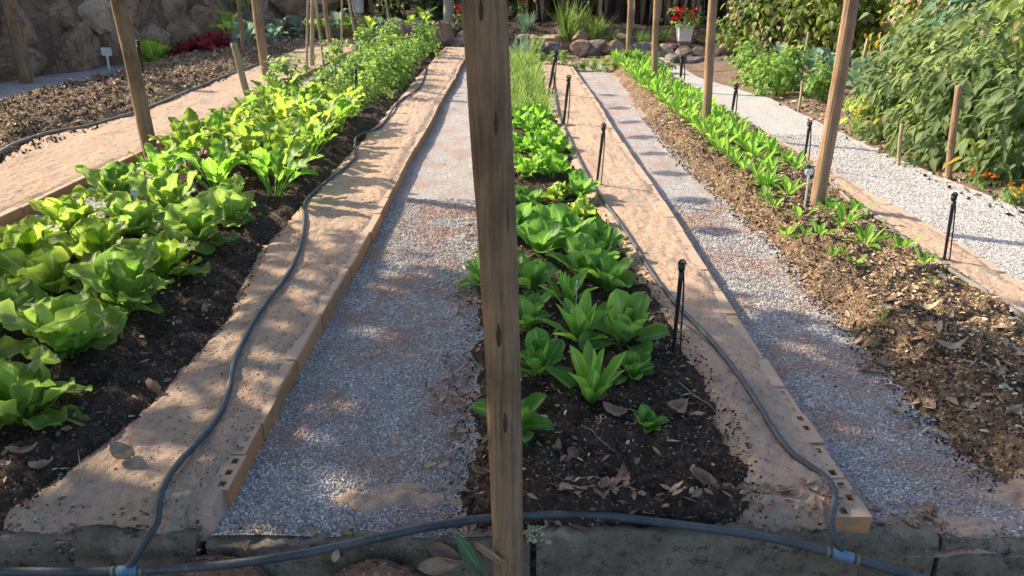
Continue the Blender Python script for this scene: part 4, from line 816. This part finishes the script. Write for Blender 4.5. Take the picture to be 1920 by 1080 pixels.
# ---- far left bed
def at(u,v,z=.15): q=P(u,v,z); return q[0],q[1]
x,y=at(290,108); put('lettuce_plant',LETY[1],x,y,.5,1.9,'single glowing yellow-green lettuce in the dry mulch bed by the boulder wall','lettuce','plants in the dry mulch bed')
for i,(u,v) in enumerate([(345,97),(362,93),(380,96),(392,88),(410,90),(372,86)]):
    x,y=at(u,v); put('red_lettuce_plant',REDL[i%2],x,y,i*1.,2.1,f"dark red frilly lettuce in the far left bed, {ordn(i)} of six from the left".replace('first of','leftmost of') if i<5 else 'dark red frilly lettuce at the back of the red group in the far left bed','lettuce','dark red lettuces in the far left bed')
def collard(n=10,L=.26,W=.20): 
    m=MB(); st=MB(); 
    for i in range(n):
        az=i*GA+u_(-.3,.3); el=u_(.5,1.3); pl=u_(.12,.22); z0=.08+.14*i/n; b=np.array([0,0,z0]); dv=np.array([math.cos(az)*math.cos(el),math.sin(az)*math.cos(el),math.sin(el)]); e=b+dv*pl
        st.add(*tube(np.array([b,b+dv*pl*.6,e]),[.006,.005,.004],5)[:3]); leaf(m,az,el,u_(.6,1.4),L*u_(.8,1.1),W*u_(.8,1.1),p=.9,q=.6,pf=.03,pw=.15,cup=.25,ruf=.12,rf=3,nl=8,nw=6,base=tuple(e-dv*.01),sd=u_(0,6),twist=u_(-.4,.4))
    st.add(*tube(np.array([(0,0,-.05),(0.005,0,.12),(0,0,.24)]),[.014,.013,.01],7)[:3]); return m,st
COLL=[two(collard,'collard','collard') for _ in range(3)]; COLG=[two(collard,'lettuce_y','lettuce_y') for _ in range(2)]
for i,(u,v,k_,s,lab) in enumerate([(435,85,1,1.4,'tall light green leafy plant behind the cut bamboo cane'),(468,98,0,1.25,'blue-green collard left of the brown post at far left'),(505,62,1,1.0,'light green leafy plant right of the brown post'),(527,72,0,1.2,'pale upright collard by the left end of the stone slabs'),(515,90,0,.9,'low dark collard beside the dark hose end')]):
    x,y=at(u,v,.15); put('collard_plant',COLG[i%2] if k_ else COLL[i%3],x,y,i*1.4,s,lab,'collard','leafy plants at the back of the far left bed')
for i,(u,v,k_,s,lab) in enumerate([(560,40,0,1.,'blue-green collard above the left stone slab'),(583,36,1,1.,'light green collard right of the blue-green one above the slabs'),(608,38,1,.9,'small green collard under the grey pot'),(632,40,0,1.1,'pale collard between the grey pot and white pedestal'),(652,42,1,.9,'yellow-green collard below the white pedestal'),(690,46,1,.9,'green collard left of the orange-brown slim post'),(715,50,0,1.,'collard right of the orange-brown slim post'),(745,55,1,.8,'low collard behind the pale rock'),(768,48,1,.9,'light green collard before the dark background'),(795,55,1,1.05,'rightmost bright collard above the dark rock')]):
    x,y,z=atY(u,v,19.6+.05*i); o=put('collard_plant',COLG[i%2] if k_ else COLL[i%3],x,y,i*1.4,s*1.1,lab,'collard','collards along the back terrace')
# ================================================================== ROCKS, WALL
def rock_mb(sx,sy,sz,seed,n=36,flat=.55):
    n=36
    th=np.linspace(0,2*np.pi,n,endpoint=False); ph=np.linspace(0,np.pi,n//2+1)
    PH,TH=np.meshgrid(ph,th,indexing='ij'); d=np.stack([np.sin(PH)*np.cos(TH),np.sin(PH)*np.sin(TH),np.cos(PH)],-1)
    g=np.random.default_rng(seed); r=np.ones(PH.shape)*1.0
    for _ in range(16 if flat==1 else 14):
        v=unit(g.normal(0,1,3)); h=g.uniform(.5,.74) if flat==1 else g.uniform(.55,.85); c=(d@v); r=np.minimum(r,np.where(c>.05,h/np.maximum(c,.05),9))
    r=r*(1+(.13 if flat==1 else .10)*fbm(d[...,0]*2.5+seed,d[...,1]*2.5+d[...,2]*1.7,seed,4)); V=d*r[...,None]*np.array([sx,sy,sz])/.8
    m=MB(); i=np.arange(n//2)[:,None]*n; j=np.arange(n)[None]; k=(j+1)%n; Q=np.stack([i+j,i+n+j,i+n+k,i+k],-1).reshape(-1,4); m.add(V,Q); return m
def rocks(lst,Y,grp,nm='edging_rock'):
    for i,(u,vb,w,h,mt,lab) in enumerate(lst):
        y=Y(u,vb) if callable(Y) else Y; q=atY(u,vb,y); s=(y*CT+(CAMZ-q[2])*ST)/F; W=w*s/2; H=h*s/2*1.08
        o=rock_mb(W*1.08,max(W*.8,.10) if nm!='stone_slab' else .09,H,i*7+len(lst)).build(nm,M[mt],smooth=False); o.location=(q[0],y+.1,q[2]+H*.95); tag(o,lab,'rock' if nm!='stone_slab' else 'stone slab',grp)
rocks([(548,74,22,44,'rock','leftmost upright brown stone slab behind the left sand strip'),(570,76,32,42,'rock','wide reddish-brown slab right of the leftmost one'),(602,78,34,44,'rock','brown slab behind the yellowish cane'),(628,78,24,42,'rock_pale','lighter slab right of the dark slim post'),(652,80,20,44,'rock','narrow rounded slab below the yellow-green collard'),(674,82,26,44,'rock','domed brown slab below the white pedestal'),(697,80,20,40,'rock_pale','pale pointed slab behind the orange-brown slim post'),(722,80,24,36,'rock','low reddish slab at the right end of the slabs')],20.1,'upright stone slabs at the far end','stone_slab')
rocks([(742,70,30,30,'rock_pale','pale pointed rock behind the herbs'),(770,72,26,26,'rock','reddish rock behind the herbs, left of the dark one'),(785,76,24,34,'rock_grey','dark rock under the bright collard'),(806,80,26,32,'rock_grey','small dark rock left of the arched boulder'),(828,95,46,44,'rock','arched dark brown boulder at the end of the left sand strip'),(838,62,40,14,'rock_grey','flat grey rock behind the arched boulder'),(862,95,40,20,'rock','brown rock at the very end of the left sand strip'),(866,76,24,18,'rock_pale','sunlit pale rock at the foot of the pale trunk'),(905,95,46,22,'rock','brown rock hidden behind the big post')],lambda u,v:18.2 if v>85 else 19.2,'rocks edging the far end of the beds')
rocks([(985,76,30,12,'rock_grey','grey flat rock behind the grassy clumps, far left of the right edging'),(1003,82,34,14,'rock_pale','flat stone with sunlit edge, left'),(1040,80,34,14,'rock_pale','flat pale capstone over the dark gap'),(1000,108,36,28,'rock_grey','dark rock under the sunlit flat stone'),(1035,110,40,30,'rock_grey','dark brown rock under the pale capstone'),(1065,102,18,28,'rock','narrow upright pinkish rock below the tall grass'),(1092,110,36,28,'rock','rounded red-brown rock right of the narrow one'),(1120,106,42,30,'rock_grey','grey-green boulder below the yellow grass'),(1090,84,30,22,'rock','pinkish rock behind the rounded red-brown one'),(1152,110,44,30,'rock','dark brown boulder with light ridge'),(1170,90,44,22,'rock','brown flat boulder behind the thinnest post'),(1200,116,40,34,'rock_grey','dark grey boulder right of the thinnest post'),(1226,112,32,30,'rock_grey','grey boulder behind the slim chicory post'),(1256,96,36,12,'rock_pale','flat yellow slab left of the white pot'),(1280,92,24,18,'rock_pale','pale block carrying the white pot'),(1250,112,26,20,'rock_pale','small pale rock under the flat yellow slab'),(1282,108,34,18,'rock_pale','pale rough rock below the white pot'),(1310,112,28,20,'rock_pale','pale pinkish rock right of the pot'),(1340,116,26,34,'rock_pale','upright pale rock beside the orange-brown post'),(1265,138,44,30,'rock_grey','dark rock in the shaded hollow, left'),(1305,140,46,32,'rock_grey','dark rock in the shaded hollow, middle'),(1352,140,50,34,'rock_grey','dark rock in the shaded hollow, right'),(1368,106,40,22,'rock_pale','sunlit grey rock under the pale branch'),(1395,100,36,22,'rock_pale','rough pale rock at the shrub edge')],lambda u,v:(16.3 if v>104 else 17.0)-.9*(v>130),'rocks edging the far right beds')
# boulder wall
wl=empty('stone_wall',(-8.3,12.2,0)); tag(wl,'high rough boulder wall at far left behind the dry mulch bed','wall')
path=np.array([(-11.5,4.5),(-9.6,8.6),(-8.45,12.1),(-7.85,14.2),(-7.3,16.5),(-6.9,18.6),(-6.2,20.4),(-4.6,21.4)]); wp=spline(np.c_[path,np.zeros(8)],120)[:,:2]
base=np.array([-8.3,12.2,0]); g=np.random.default_rng(5); nst=0
seg=np.linalg.norm(np.diff(wp,axis=0),axis=1).cumsum(); tot=seg[-1]
def onwall(d): i=min(np.searchsorted(seg,d),len(wp)-2); return wp[i],unit(wp[i+1]-wp[i])
for course,(zc,sh) in enumerate(((.30,.46),(1.0,.36),(1.55,.26),(1.9,.2))):
    d=3.+g.uniform(0,.4)
    while d<tot and nst<92:
        sw=g.uniform(.34,.80); p,t=onwall(d); hh=sh*g.uniform(.85,1.4)
        if tot-d<3.5 and course>1: break
        o=rock_mb(sw*1.08,.36,hh*1.2,nst+50,22,1).build('stone',M[['rock','rock','rock_wall','rock_wall','rock_pale'][g.integers(0,5)]],wl,smooth=False)
        nrm=np.array([-t[1],t[0]]); o.location=(p[0]-base[0]+nrm[0]*.12*course+g.uniform(-.04,.04),p[1]-base[1]+nrm[1]*.12*course,zc*.95+g.uniform(-.05,.05)); o.rotation_euler=(g.uniform(-.15,.15),g.uniform(-.3,.3),math.atan2(t[1],t[0])+g.uniform(-.2,.2)); d+=sw*1.85; nst+=1
m=MB(); c=[]
for i in range(0,len(wp),4):
    t=unit(wp[min(i+1,len(wp)-1)]-wp[max(i-1,0)]); nr=np.array([-t[1],t[0]])
    tz=2.0 if i<90 else 1.3
    for (o_,z) in ((-.14,-.1),(-.10,.6),(-.02,1.3),(.06,tz),(.9,tz)): q=wp[i]+nr*o_; c.append((q[0]-base[0],q[1]-base[1],z+.05*fbm(i*.7,z*3,4)))
m.add(np.array(c),grid(len(c)//5-1,4)); m.build('mortar',M['mortar'],wl)
# ================================================================== POTS AND FLOWERS
def pot(u,vb,w,h,Y,label,square=False,mat='pot'):
    q=atY(u,vb,Y); s=(Y*CT+(CAMZ-q[2])*ST)/F; W=w*s/2; H=h*s; n=4 if square else 20
    e=empty('flower_pot',q,R(45) if square else 0); tag(e,label,'flower pot','pots on the back terrace')
    k=1.414 if square else 1
    pr=[(0,0),(W*.78,0),(W*.80,H*.05),(W*.95,H*.86),(W*1.06,H*.87),(W*1.06,H),(W*.92,H),(W*.90,H*.9),(0,H*.88)]
    V=[(a*k*math.cos(2*math.pi*i/n),a*k*math.sin(2*math.pi*i/n),z) for a,z in pr for i in range(n)]
    m=MB(); Q=[(r_*n+i,r_*n+(i+1)%n,(r_+1)*n+(i+1)%n,(r_+1)*n+i) for r_ in range(len(pr)-1) for i in range(n)]; m.add(V,Q); m.build('body',M[mat],e,smooth=not square); return q,s,W,H
PT=np.array([(0,-.05,0),(.5,-.45,.1),(1,0,.18),(.5,.45,.1),(0,.05,0)],float); PTT=[(0,1,2),(0,2,3),(0,3,4)]
def blooms(m,pos,r,n=7,g=rng):
    N=len(pos)*n; c=np.repeat(pos,n,0); az=g.uniform(0,2*np.pi,N); el=g.uniform(-.2,1.3,N); d=np.stack([np.cos(az)*np.cos(el),np.sin(az)*np.cos(el),np.sin(el)],-1)
    scatter(m,PT,None,PTT,np.zeros((5,3)),c,orient(unit(np.cross(d,g.normal(0,1,(N,3)))),d),r*g.uniform(.8,1.2,N),g.uniform(0,1,N))
def flowering(x,y,z,rx,h,label,nf,col='redpetal',ls=.07,fr=.03,leafm='vine',n=260,group='red flowering plants',cat='flowers',sd=3,name='flowering_plant',top=.4):
    e=empty(name,(x,y,z)); tag(e,label,cat,group); m,C=foliage(n,rx,rx,h,ls,sd=sd,z0=.03,wide=1.5); m.build('foliage',M[leafm],e); stems(C,6,.006,sd=sd).build('stalks',M['vine'],e)
    g=np.random.default_rng(sd); a=g.uniform(0,6.28,nf); rr=rx*g.uniform(.3,1.15,nf); ps=np.stack([rr*np.cos(a),rr*np.sin(a),h*g.uniform(top,1.15,nf)],-1); b=MB(); blooms(b,ps,fr,9,g); b.build('flowers',M[col],e); return e
q,s,W,H=pot(1282,77,28,29,17.0,'square white pot with red flowers on a pale block',True)
flowering(q[0],q[1],q[2]+H*.9,.30,.34,'red flowers overflowing from the square white pot',26,fr=.06,n=200,sd=11)
q,s,W,H=pot(672,24,26,40,21.0,'white tapered pot on the terrace above the slabs',False); m=MB(); 
flowering(q[0],q[1],q[2]+H*.9,.3,.35,'green plant standing in the white tapered pot',2,n=150,sd=12)
pot(604,24,36,36,21.4,'grey-white round pot left of the white tapered one'); q=atY(604,0,21.4); flowering(q[0],q[1],q[2]-.02,.3,.4,'leafy plant standing in the grey-white round pot',2,n=150,sd=13)
for i,(u,v,Y,rx,h,nf,lab) in enumerate([(868,56,19.6,.28,.55,16,'red flowers left of the big post beside the pale trunk'),(982,36,20.5,.16,.8,10,'tall narrow red flowers right of the big post'),(1092,64,17.8,.2,.38,8,'pinkish red flowers between the two grass clumps'),(1372,80,17.6,.35,.2,10,'low red flowers at the foot of the dark trunks'),(1390,76,16.8,.22,.36,14,'bright red flowers above the pale branch'),(730,20,24,.4,.5,3,'dark leafy plant in the shade behind the canes')]):
    q=atY(u,v,Y); flowering(q[0],q[1],q[2],rx,h,lab,nf,fr=.065,n=150,sd=20+i)
# ---- grass clumps
def gclump(u,v,Y,h,n,w,sp,dr,mat,label):
    q=atY(u,v,Y); m=chive(n,h,w,sp,dr); o=m.build('grass_clump',M[mat]); o.location=q; tag(o,label,'grass','grass clumps on the back edging')
gclump(1062,76,17.0,.95,70,.025,.10,.5,'grass','tall dark upright iris-like grass clump')
gclump(1085,70,17.3,.85,50,.02,.10,1.2,'grass','arching pale grass right beside the tall dark clump')
gclump(1118,76,16.9,.62,90,.018,.12,1.0,'chive','yellow-green fine grass clump above the grey-green boulder')
gclump(1150,82,16.9,.36,70,.014,.12,1.0,'grass','small fine grass clump left of the thinnest post')
gclump(1205,84,16.8,.4,80,.014,.14,1.5,'grass','straggly dry grass tuft left of the slim chicory post')
gclump(975,118,15.0,.55,70,.02,.12,.9,'collard','grey-green spiky clump at the end of the chives, left')
gclump(1000,108,15.4,.5,70,.018,.12,.9,'chive','light green grass clump at the end of the chives, right')
gclump(985,60,18.0,.5,60,.03,.1,1.0,'collard','silvery spiky plant behind the chives')
gclump(1245,75,17.2,.35,60,.02,.12,1.4,'grass','green arching tuft left of the white pot')
gclump(1335,78,17.2,.3,60,.02,.14,1.4,'grass','pale green low tuft right of the white pot')
# low ground herbs along the far end
for i,u in enumerate(range(1015,1260,20)):
    v=118+(u-1015)*.03; x,y,_=P(u,v+u_(-3,3),.1); put('herb_plant',HERB[i%4],x,y,i,.42,f"low green herb at the foot of the right rock edging, {ordn(i)} from the left",'herb plant','low herbs along the rock edging')
# pale trunk and pale branch
def trunk(u,vb,Y,w,top,mat,label,lean=0,name='tree',n=500,cr=2.2,ls=.2,leafm='dark',cz=None,forks=3,sd=1,crown=True):
    q=atY(u,vb,Y); s=(Y*CT+(CAMZ-q[2])*ST)/F; r=w*s/2; z=float(basez(q[0],Y)); e=empty(name,(q[0],Y,z)); tag(e,label,'tree','trees behind the garden')
    T_=spline([(0,0,-.2),(.02,0,.5),(lean*.5,.05,top*.5),(lean,.1,top)],26); m=MB(); rr=np.linspace(r*1.1,r*.6,26); rr[:5]*=np.array([1.5,1.35,1.2,1.1,1.04]); m.add(*tube(T_,rr,14,.10,seed=sd)[:3]); g=np.random.default_rng(sd)
    for i in range(forks+2):
        a=g.uniform(0,6.28); b=T_[-1-i]; m.add(*tube(spline([b,b+np.array([math.cos(a)*.6,math.sin(a)*.6,.5]),b+np.array([math.cos(a)*cr*.7,math.sin(a)*cr*.7,1.2])],8),np.linspace(r*.5,r*.12,8),7)[:3])
    m.build('trunk',M[mat],e)
    if crown:
        f,C=foliage(n,cr,cr,2.0,ls,sd=sd,z0=0,fill=.1,top=1.5); f.V=[v+np.array([lean,.1,top-.6]) for v in f.V]; f.build('crown',M[leafm],e)
    return e
trunk(842,62,19.8,21,3.4,'palebark','pale grey tree trunk behind the arched boulder',n=600,sd=3)
FT=[(-8.2,24),(-6.8,23),(-5.6,25),(-4.4,23.4),(-3.4,25.5),(-2.2,23.8),(-1.2,22.6),(-.4,24.5),(.5,21.6),(1.1,23.2),(1.7,20.8),(2.2,21.8),(2.7,20.0),(3.0,21.2),(3.4,19.6),(3.8,20.8),(4.2,19.2),(4.6,20.4),(5.1,19.8),(5.7,21.6),(6.6,23.6),(7.6,24.6),(8.6,23.8),(10,25),(12,24),(-10,21),(-11.5,17)]
for i,(x,Y) in enumerate(FT):
    q=(x,Y,.5); u=960+F*x/(Y*CT+1.1*ST); big=i%3==0
    trunk(u,60,Y,(26 if big else 15)*20/Y,3.0+.5*(i%3),'bark',f"dark trunked tree behind the garden, {ordn(i)} of the backdrop trees counted from the far left corner" if False else f"{'thick' if big else 'slim'} dark tree trunk of the backdrop wood, {ordn(sorted(a for a,_ in FT).index(x))} from the left",n=420,sd=40+i,lean=u_(-.4,.4),ls=.26)
# dry palm sheaths hanging between trunks
for i,(x,Y) in enumerate([(2.4,19.9),(3.1,19.3),(3.6,19.0),(4.3,18.8),(4.9,19.0),(1.5,20.3),(.7,20.8),(5.6,18.8)]):
    g=np.random.default_rng(i); n=46; m=MB(); a=g.uniform(0,6.28,n); rr=g.uniform(.12,.30,n)
    V,Q,A=leaf_tmpl(5,.12,.3); V=V+np.array([.5,0,0]); d=unit(np.stack([np.cos(a)*.12,np.sin(a)*.12,-np.ones(n)],-1)+g.normal(0,.08,(n,3))); pos=np.stack([rr*np.cos(a),rr*np.sin(a),g.uniform(.8,2.2,n)],-1)
    scatter(m,V,Q,None,A,pos,orient(np.stack([np.cos(a),np.sin(a),0*a],-1),d),g.uniform(.6,1.1,n),g.uniform(0,1,n)); z=float(basez(x,Y))
    e=empty('palm_stump',(x,Y,z)); tag(e,f"reddish brown palm stem wrapped in hanging dry leaves, {ordn(sorted([2.4,3.1,3.6,4.3,4.9,1.5,.7,5.6]).index(x))} from the left",'palm','palm stems with dry leaves'); m.build('dry_leaves',M['dryfrond'],e); k=MB(); k.add(*tube(np.array([(0,0,-.2),(0,0,1.2),(0.05,0,2.8)]),[.16,.13,.11],12)[:3]); k.build('stem',M['bark'],e)
# ================================================================== SHRUBS
def shrub(x,y,rx,ry,h,n,ls,mat,label,sd,group='shrubs behind the beds',cat='shrub',name='shrub',wide=1.,droop=.5,extra=None,fill=.3,z=None,nst=9,sr=.012,stm='vine'):
    z=g1(x,y) if z is None else z; e=empty(name,(x,y,z),sd*1.1); tag(e,label,cat,group)
    m,C=foliage(n,rx,ry,h,ls,droop_tmpl(.5*wide,.45),.08,droop,fill,sd=sd,top=.75,lvar=.55); m.build('foliage',M[mat],e); stems(C,nst,sr,sd=sd).build('stems',M[stm],e)
    if extra:
        for (nm,mt,nn,l2) in extra: f,_=foliage(nn,rx*1.03,ry*1.03,h*.9,l2,droop_tmpl(.5*wide,.45),.1,droop,fill,sd=sd+77); f.build(nm,M[mt],e)
    return e
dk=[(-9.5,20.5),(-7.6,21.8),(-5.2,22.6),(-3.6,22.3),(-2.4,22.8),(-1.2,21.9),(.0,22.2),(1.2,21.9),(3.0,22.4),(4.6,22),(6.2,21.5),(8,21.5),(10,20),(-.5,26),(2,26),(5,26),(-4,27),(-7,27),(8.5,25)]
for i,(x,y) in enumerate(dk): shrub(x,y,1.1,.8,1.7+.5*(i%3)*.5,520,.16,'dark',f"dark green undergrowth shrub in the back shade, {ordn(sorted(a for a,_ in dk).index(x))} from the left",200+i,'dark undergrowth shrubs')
# far wood as one mass
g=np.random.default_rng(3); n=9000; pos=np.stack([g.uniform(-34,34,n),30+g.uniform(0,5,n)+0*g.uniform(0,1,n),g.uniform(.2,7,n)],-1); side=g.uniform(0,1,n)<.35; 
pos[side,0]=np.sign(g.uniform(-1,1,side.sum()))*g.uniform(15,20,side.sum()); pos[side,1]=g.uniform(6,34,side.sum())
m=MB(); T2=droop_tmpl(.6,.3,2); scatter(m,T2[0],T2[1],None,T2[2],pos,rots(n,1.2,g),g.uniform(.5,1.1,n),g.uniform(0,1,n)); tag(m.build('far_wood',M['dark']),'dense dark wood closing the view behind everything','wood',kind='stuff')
# ---- right hand vegetable shrubs
EG='staked vegetable shrubs right of the pale path'
for i,(u,v,rx,h,lab) in enumerate([(1965,350,.55,.85,'dull green shrub at the right picture edge, nearest the camera'),(1800,300,.58,.9,'dull-leaved shrub tied to the stout stake, nearest complete one'),(1715,262,.50,.80,'dull-leaved shrub left of the stout stake'),(1900,300,.7,1.25,'tall shrub behind the nearest ones at the right edge'),(1850,250,.7,1.25,'tall dull green shrub in the middle right'),(1765,225,.6,1.1,'tall shrub directly above the stout stake'),(1690,215,.5,.9,'shrub between the collards and the stout stake'),(1945,300,.6,1.1,'dark dense shrub half cut off by the right edge'),(1745,238,.45,.7,'low shrub filling the gap left of the stout stake'),(1850,312,.5,.8,'low shrub right of the stout stake')]):
    x,y,_=P(u,v,.02); shrub(x,y+rx*.5,rx,rx*.85,h,900,.105,'eggplant',lab,300+i,EG,'shrub','vegetable_shrub',.95,.7,extra=[('pale_leaves','vine',160,.10),('yellow_leaves','vine_y',22,.10)])
for i,(u,v,rx,h,lab) in enumerate([(1905,190,1.2,2.2,'huge-leaved bush towering at the top right corner'),(1780,150,1.1,2.1,'tangled climbing vine mass right of the warm brown post'),(1680,130,1.0,2.0,'feathery climbing vine just right of the warm brown post'),(1575,125,1.0,2.0,'vine mass with browning leaves behind the warm brown post'),(1490,118,1.0,1.9,'vine mass with yellow leaves left of the warm brown post'),(1430,112,.8,1.6,'pale leafy vine at the left end of the green wall'),(1990,260,1.1,2.0,'big bush beyond the right picture edge'),(1640,95,1.3,2.6,'tall back vine behind the canes'),(1800,100,1.4,2.8,'tallest back vine at the top right')]):
    x,y,_=P(u,v,.0); 
    shrub(x,y+rx*.6,rx,rx*.8,h,1250,.12 if i else .22,'vine' if i else 'collard',lab,340+i,'climbing vines forming a green wall','vine','climbing_vine',1.3,.8,extra=[('yellow_leaves','vine_y',190,.11),('dry_leaves','litter',420,.08),('pale_leaves','eggplant',260,.15)],fill=.25,nst=16,sr=.01)
for i,(u,v,s,lab) in enumerate([(1560,178,1.25,'blue-green collard left behind the warm brown post'),(1605,192,1.3,'broad blue-green collard right of the warm brown post'),(1640,205,1.3,'blue-green collard with drooping pale leaves'),(1665,180,1.1,'blue-green collard behind the drooping one'),(1520,150,1.1,'blue-green collard left of the warm brown post'),(1482,146,1.0,'small blue-green collard near the end of the pale path'),(1455,132,1.0,'farthest collard under the pale vine')]):
    x,y,_=P(u,v+6,.05); put('collard_plant',COLL[i%3],x,y,i*1.1,s*.95,lab,'collard','blue-green collards right of the pale path')
for i,(u,v,s,lab) in enumerate([(1430,160,1.0,'low bushy herb at the far end of the pale path, left'),(1455,172,1.1,'low bushy herb at the pale path edge, middle'),(1478,165,1.1,'low bushy herb at the pale path edge, right'),(1410,150,1.,'low bushy herb nearest the stone hollow'),(1540,185,1.,'low bushy herb left of the warm brown post'),(1400,135,1.1,'low bushy herb beside the pale branch'),(1625,235,.6,'small herb in the trodden earth by the tomatoes'),(1895,318,.7,'feathery herb beside the yellow flowers')]):
    x,y,_=P(u,v,.05); put('herb_plant',HERB[i%4],x,y,i,s,lab,'herb plant','low herbs right of the pale path')
for i,(u,v,rx,h,nf,col,lab) in enumerate([(1903,368,.07,.14,14,'orange','yellow-orange marigold at the right picture edge'),(1843,340,.09,.12,5,'tomato','small plant with red flowers under the shrubs'),(1603,240,.06,.22,7,'yellow','little plant with yellow fruits on trodden earth'),(1618,244,.06,.10,5,'tomato','low plant with orange flowers next to the yellow fruits'),(1470,172,.08,.12,8,'orange','tiny yellow flowers at the far pale path edge')]):
    x,y,_=P(u,v,.05); flowering(x,y,g1(x,y),rx,h,lab,nf,col,ls=.03,fr=.026,n=90,group='small flowers right of the pale path',sd=60+i,top=.6,leafm='parsley')
SGp='stakes among the vegetable shrubs'
for (u0,v0,u1,v1,w,lab) in [(1780,312,1797,160,13,'stout peeled stake in front of the dull-leaved shrub'),(1686,290,1690,232,7,'short pale stake at the foot of the left shrub'),(1613,140,1627,72,6,'slanting cream cane right of the warm brown post'),(1640,160,1655,85,6,'second slanting cream cane in the vine'),(1675,160,1692,78,7,'third pale cane in the vine'),(1500,190,1505,152,5,'small stake at the pale path edge'),(1625,228,1628,195,5,'small pale stake by the yellow fruits'),(1500,150,1516,60,5,'thin cane under the yellow leaves'),(1424,132,1422,100,5,'yellow cane at the left end of the green wall')]:
    post(u0,v0,u1,v1,w,lab,'bamboo' if w<12 else 'post_red',topz=atY(u1,v1,P(u0,v0,.1)[1])[2],group=SGp,name='cane' if w<12 else 'wooden_stake',cat='stake',jit=.04)
q=[atY(1350,108,16.6),atY(1372,98,16.6),atY(1392,84,16.6)]; m=MB(); m.add(*tube(spline(q,8),np.linspace(.05,.035,8),8)[:3]); tag(m.build('branch',M['bamboo']),'pale cut branch leaning on the rocks below red flowers','branch')
for i,(u,v,lab) in enumerate([(505,48,'green bushy plant on the stones behind the brown post'),(450,10,'green plant on the boulder wall top'),(372,50,'small green plant growing in the boulder wall')]):
    q=atY(u,v,20.5 if i==0 else 18.6); shrub(q[0],q[1],.35 if i<2 else .15,.35,.5,160,.09,'vine',lab,400+i,'plants on the boulder wall',z=q[2]-.1)
q=atY(180,200,1); m=MB()
x,y,_=P(222,172,.15); o=inst('dry_leaf',curled_leaf(.62,.07,.3,.4,3.3,'litter'),(x,y,g1(x,y)+.05),1); o.rotation_euler=(0,-.15,-.9); tag(o,'long pale strap leaf lying on the dry mulch bed','dry leaf','dry fallen leaves one can tell apart')
# ================================================================== SHADE TREE left of the camera, outside the picture
e=empty('shade_tree',(-6.6,1.6,-.03)); tag(e,'broad leafy tree standing left of the beds, throwing the foreground shade','tree')
T_=spline([(0,0,-.2),(.05,0,1.2),(.3,.3,2.6),(.8,.9,3.6)],24); m=MB(); m.add(*tube(T_,np.linspace(.24,.13,24),16,.1)[:3]); g=np.random.default_rng(9)
for i in range(9):
    a=g.uniform(0,6.28); r_=g.uniform(1.5,3.4); m.add(*tube(spline([T_[-1-i],T_[-1]+np.array([math.cos(a)*r_*.5,math.sin(a)*r_*.4,.5]),T_[-1]+np.array([math.cos(a)*r_,math.sin(a)*r_*.7,.9])],10),np.linspace(.08,.02,10),7)[:3])
m.build('trunk',M['bark'],e)
n=SHN; cx,cy=np.meshgrid(np.arange(-4.6,4.4,.38),np.arange(-3.2,4.8,.38)); C=np.stack([cx.ravel(),cy.ravel(),0*cx.ravel()],-1); C+=g.uniform(-.16,.16,C.shape); C[:,2]=g.uniform(-.5,.5,len(C))
lim=np.where(C[:,0]>-1.6,3.85-.47*np.clip(C[:,0],-1.3,1.6),3.5); C=C[(C[:,1]<lim)&~((C[:,0]<-.9)&(C[:,1]>1.)&(g.uniform(0,1,len(C))<.35))]; nc=len(C)  # crown outline and thinning shaped to place the foreground shade and dapples
idx=g.integers(0,nc,n); pos=C[idx]+g.normal(0,.27,(n,3)); hole=np.zeros(n,bool)
for (hx,hy,hr) in ((-1.25,2.05,.42),(-1.75,1.85,.35),(-1.2,3.0,.22),(-1.0,2.5,.2),(-1.35,3.6,.3)): hole|=((pos[:,0]-hx)**2+(pos[:,1]-hy)**2<hr**2)
keep=~(hole&(g.uniform(0,1,n)<.93)); pos=pos[keep]; n=len(pos); pos[:,1]-=.10*(pos[:,0]+1); pos+=np.array([6.6-5.6,1.6*0+.9,4.1])
m=MB(); T2=droop_tmpl(.6,.3,2); scatter(m,T2[0],T2[1],None,T2[2],pos,rots(n,.9,g),g.uniform(.14,.26,n),g.uniform(0,1,n)); m.build('crown',M['treeleaf'],e)

# added plates on a wire, out of view, cast the gravel path's shadow dots
m=MB(); m.add(*tube(np.array([(-2.17,2.6,2.62),(-2.17,12,2.58),(-2.2,23.7,2.62)]),.0025,6)[:3]); tag(m.build('wire',M['black']),'thin unseen wire added high above the left bed to carry the shadow plates','wire')
for i,gy in enumerate([3.33,4.70,5.46,6.27,7.05,7.85,8.7,9.7,10.8]):
    e=empty('shadow_plate',(1.43-3.6,gy+1.72,2.56)); tag(e,f"plate added out of view to cast a path shadow, {ordn(i)} from the front",'shadow plate','added shadow plates on the wire')
    n_=18; m=MB(); V=[(rx*.155*math.cos(2*math.pi*j/n_),rx*.105*math.sin(2*math.pi*j/n_),z) for rx,z in ((0,0),(.9,0),(1,.006),(.9,-.003),(0,-.003)) for j in range(n_)]
    m.add(V,[(a*n_+j,a*n_+(j+1)%n_,(a+1)*n_+(j+1)%n_,(a+1)*n_+j) for a in range(4) for j in range(n_)]); m.build('plate',M['pot'],e,smooth=False); m=MB(); m.add(*tube(np.array([(0,0,0),(0,0,.03)]),.002,5)[:3]); m.build('string',M['black'],e)
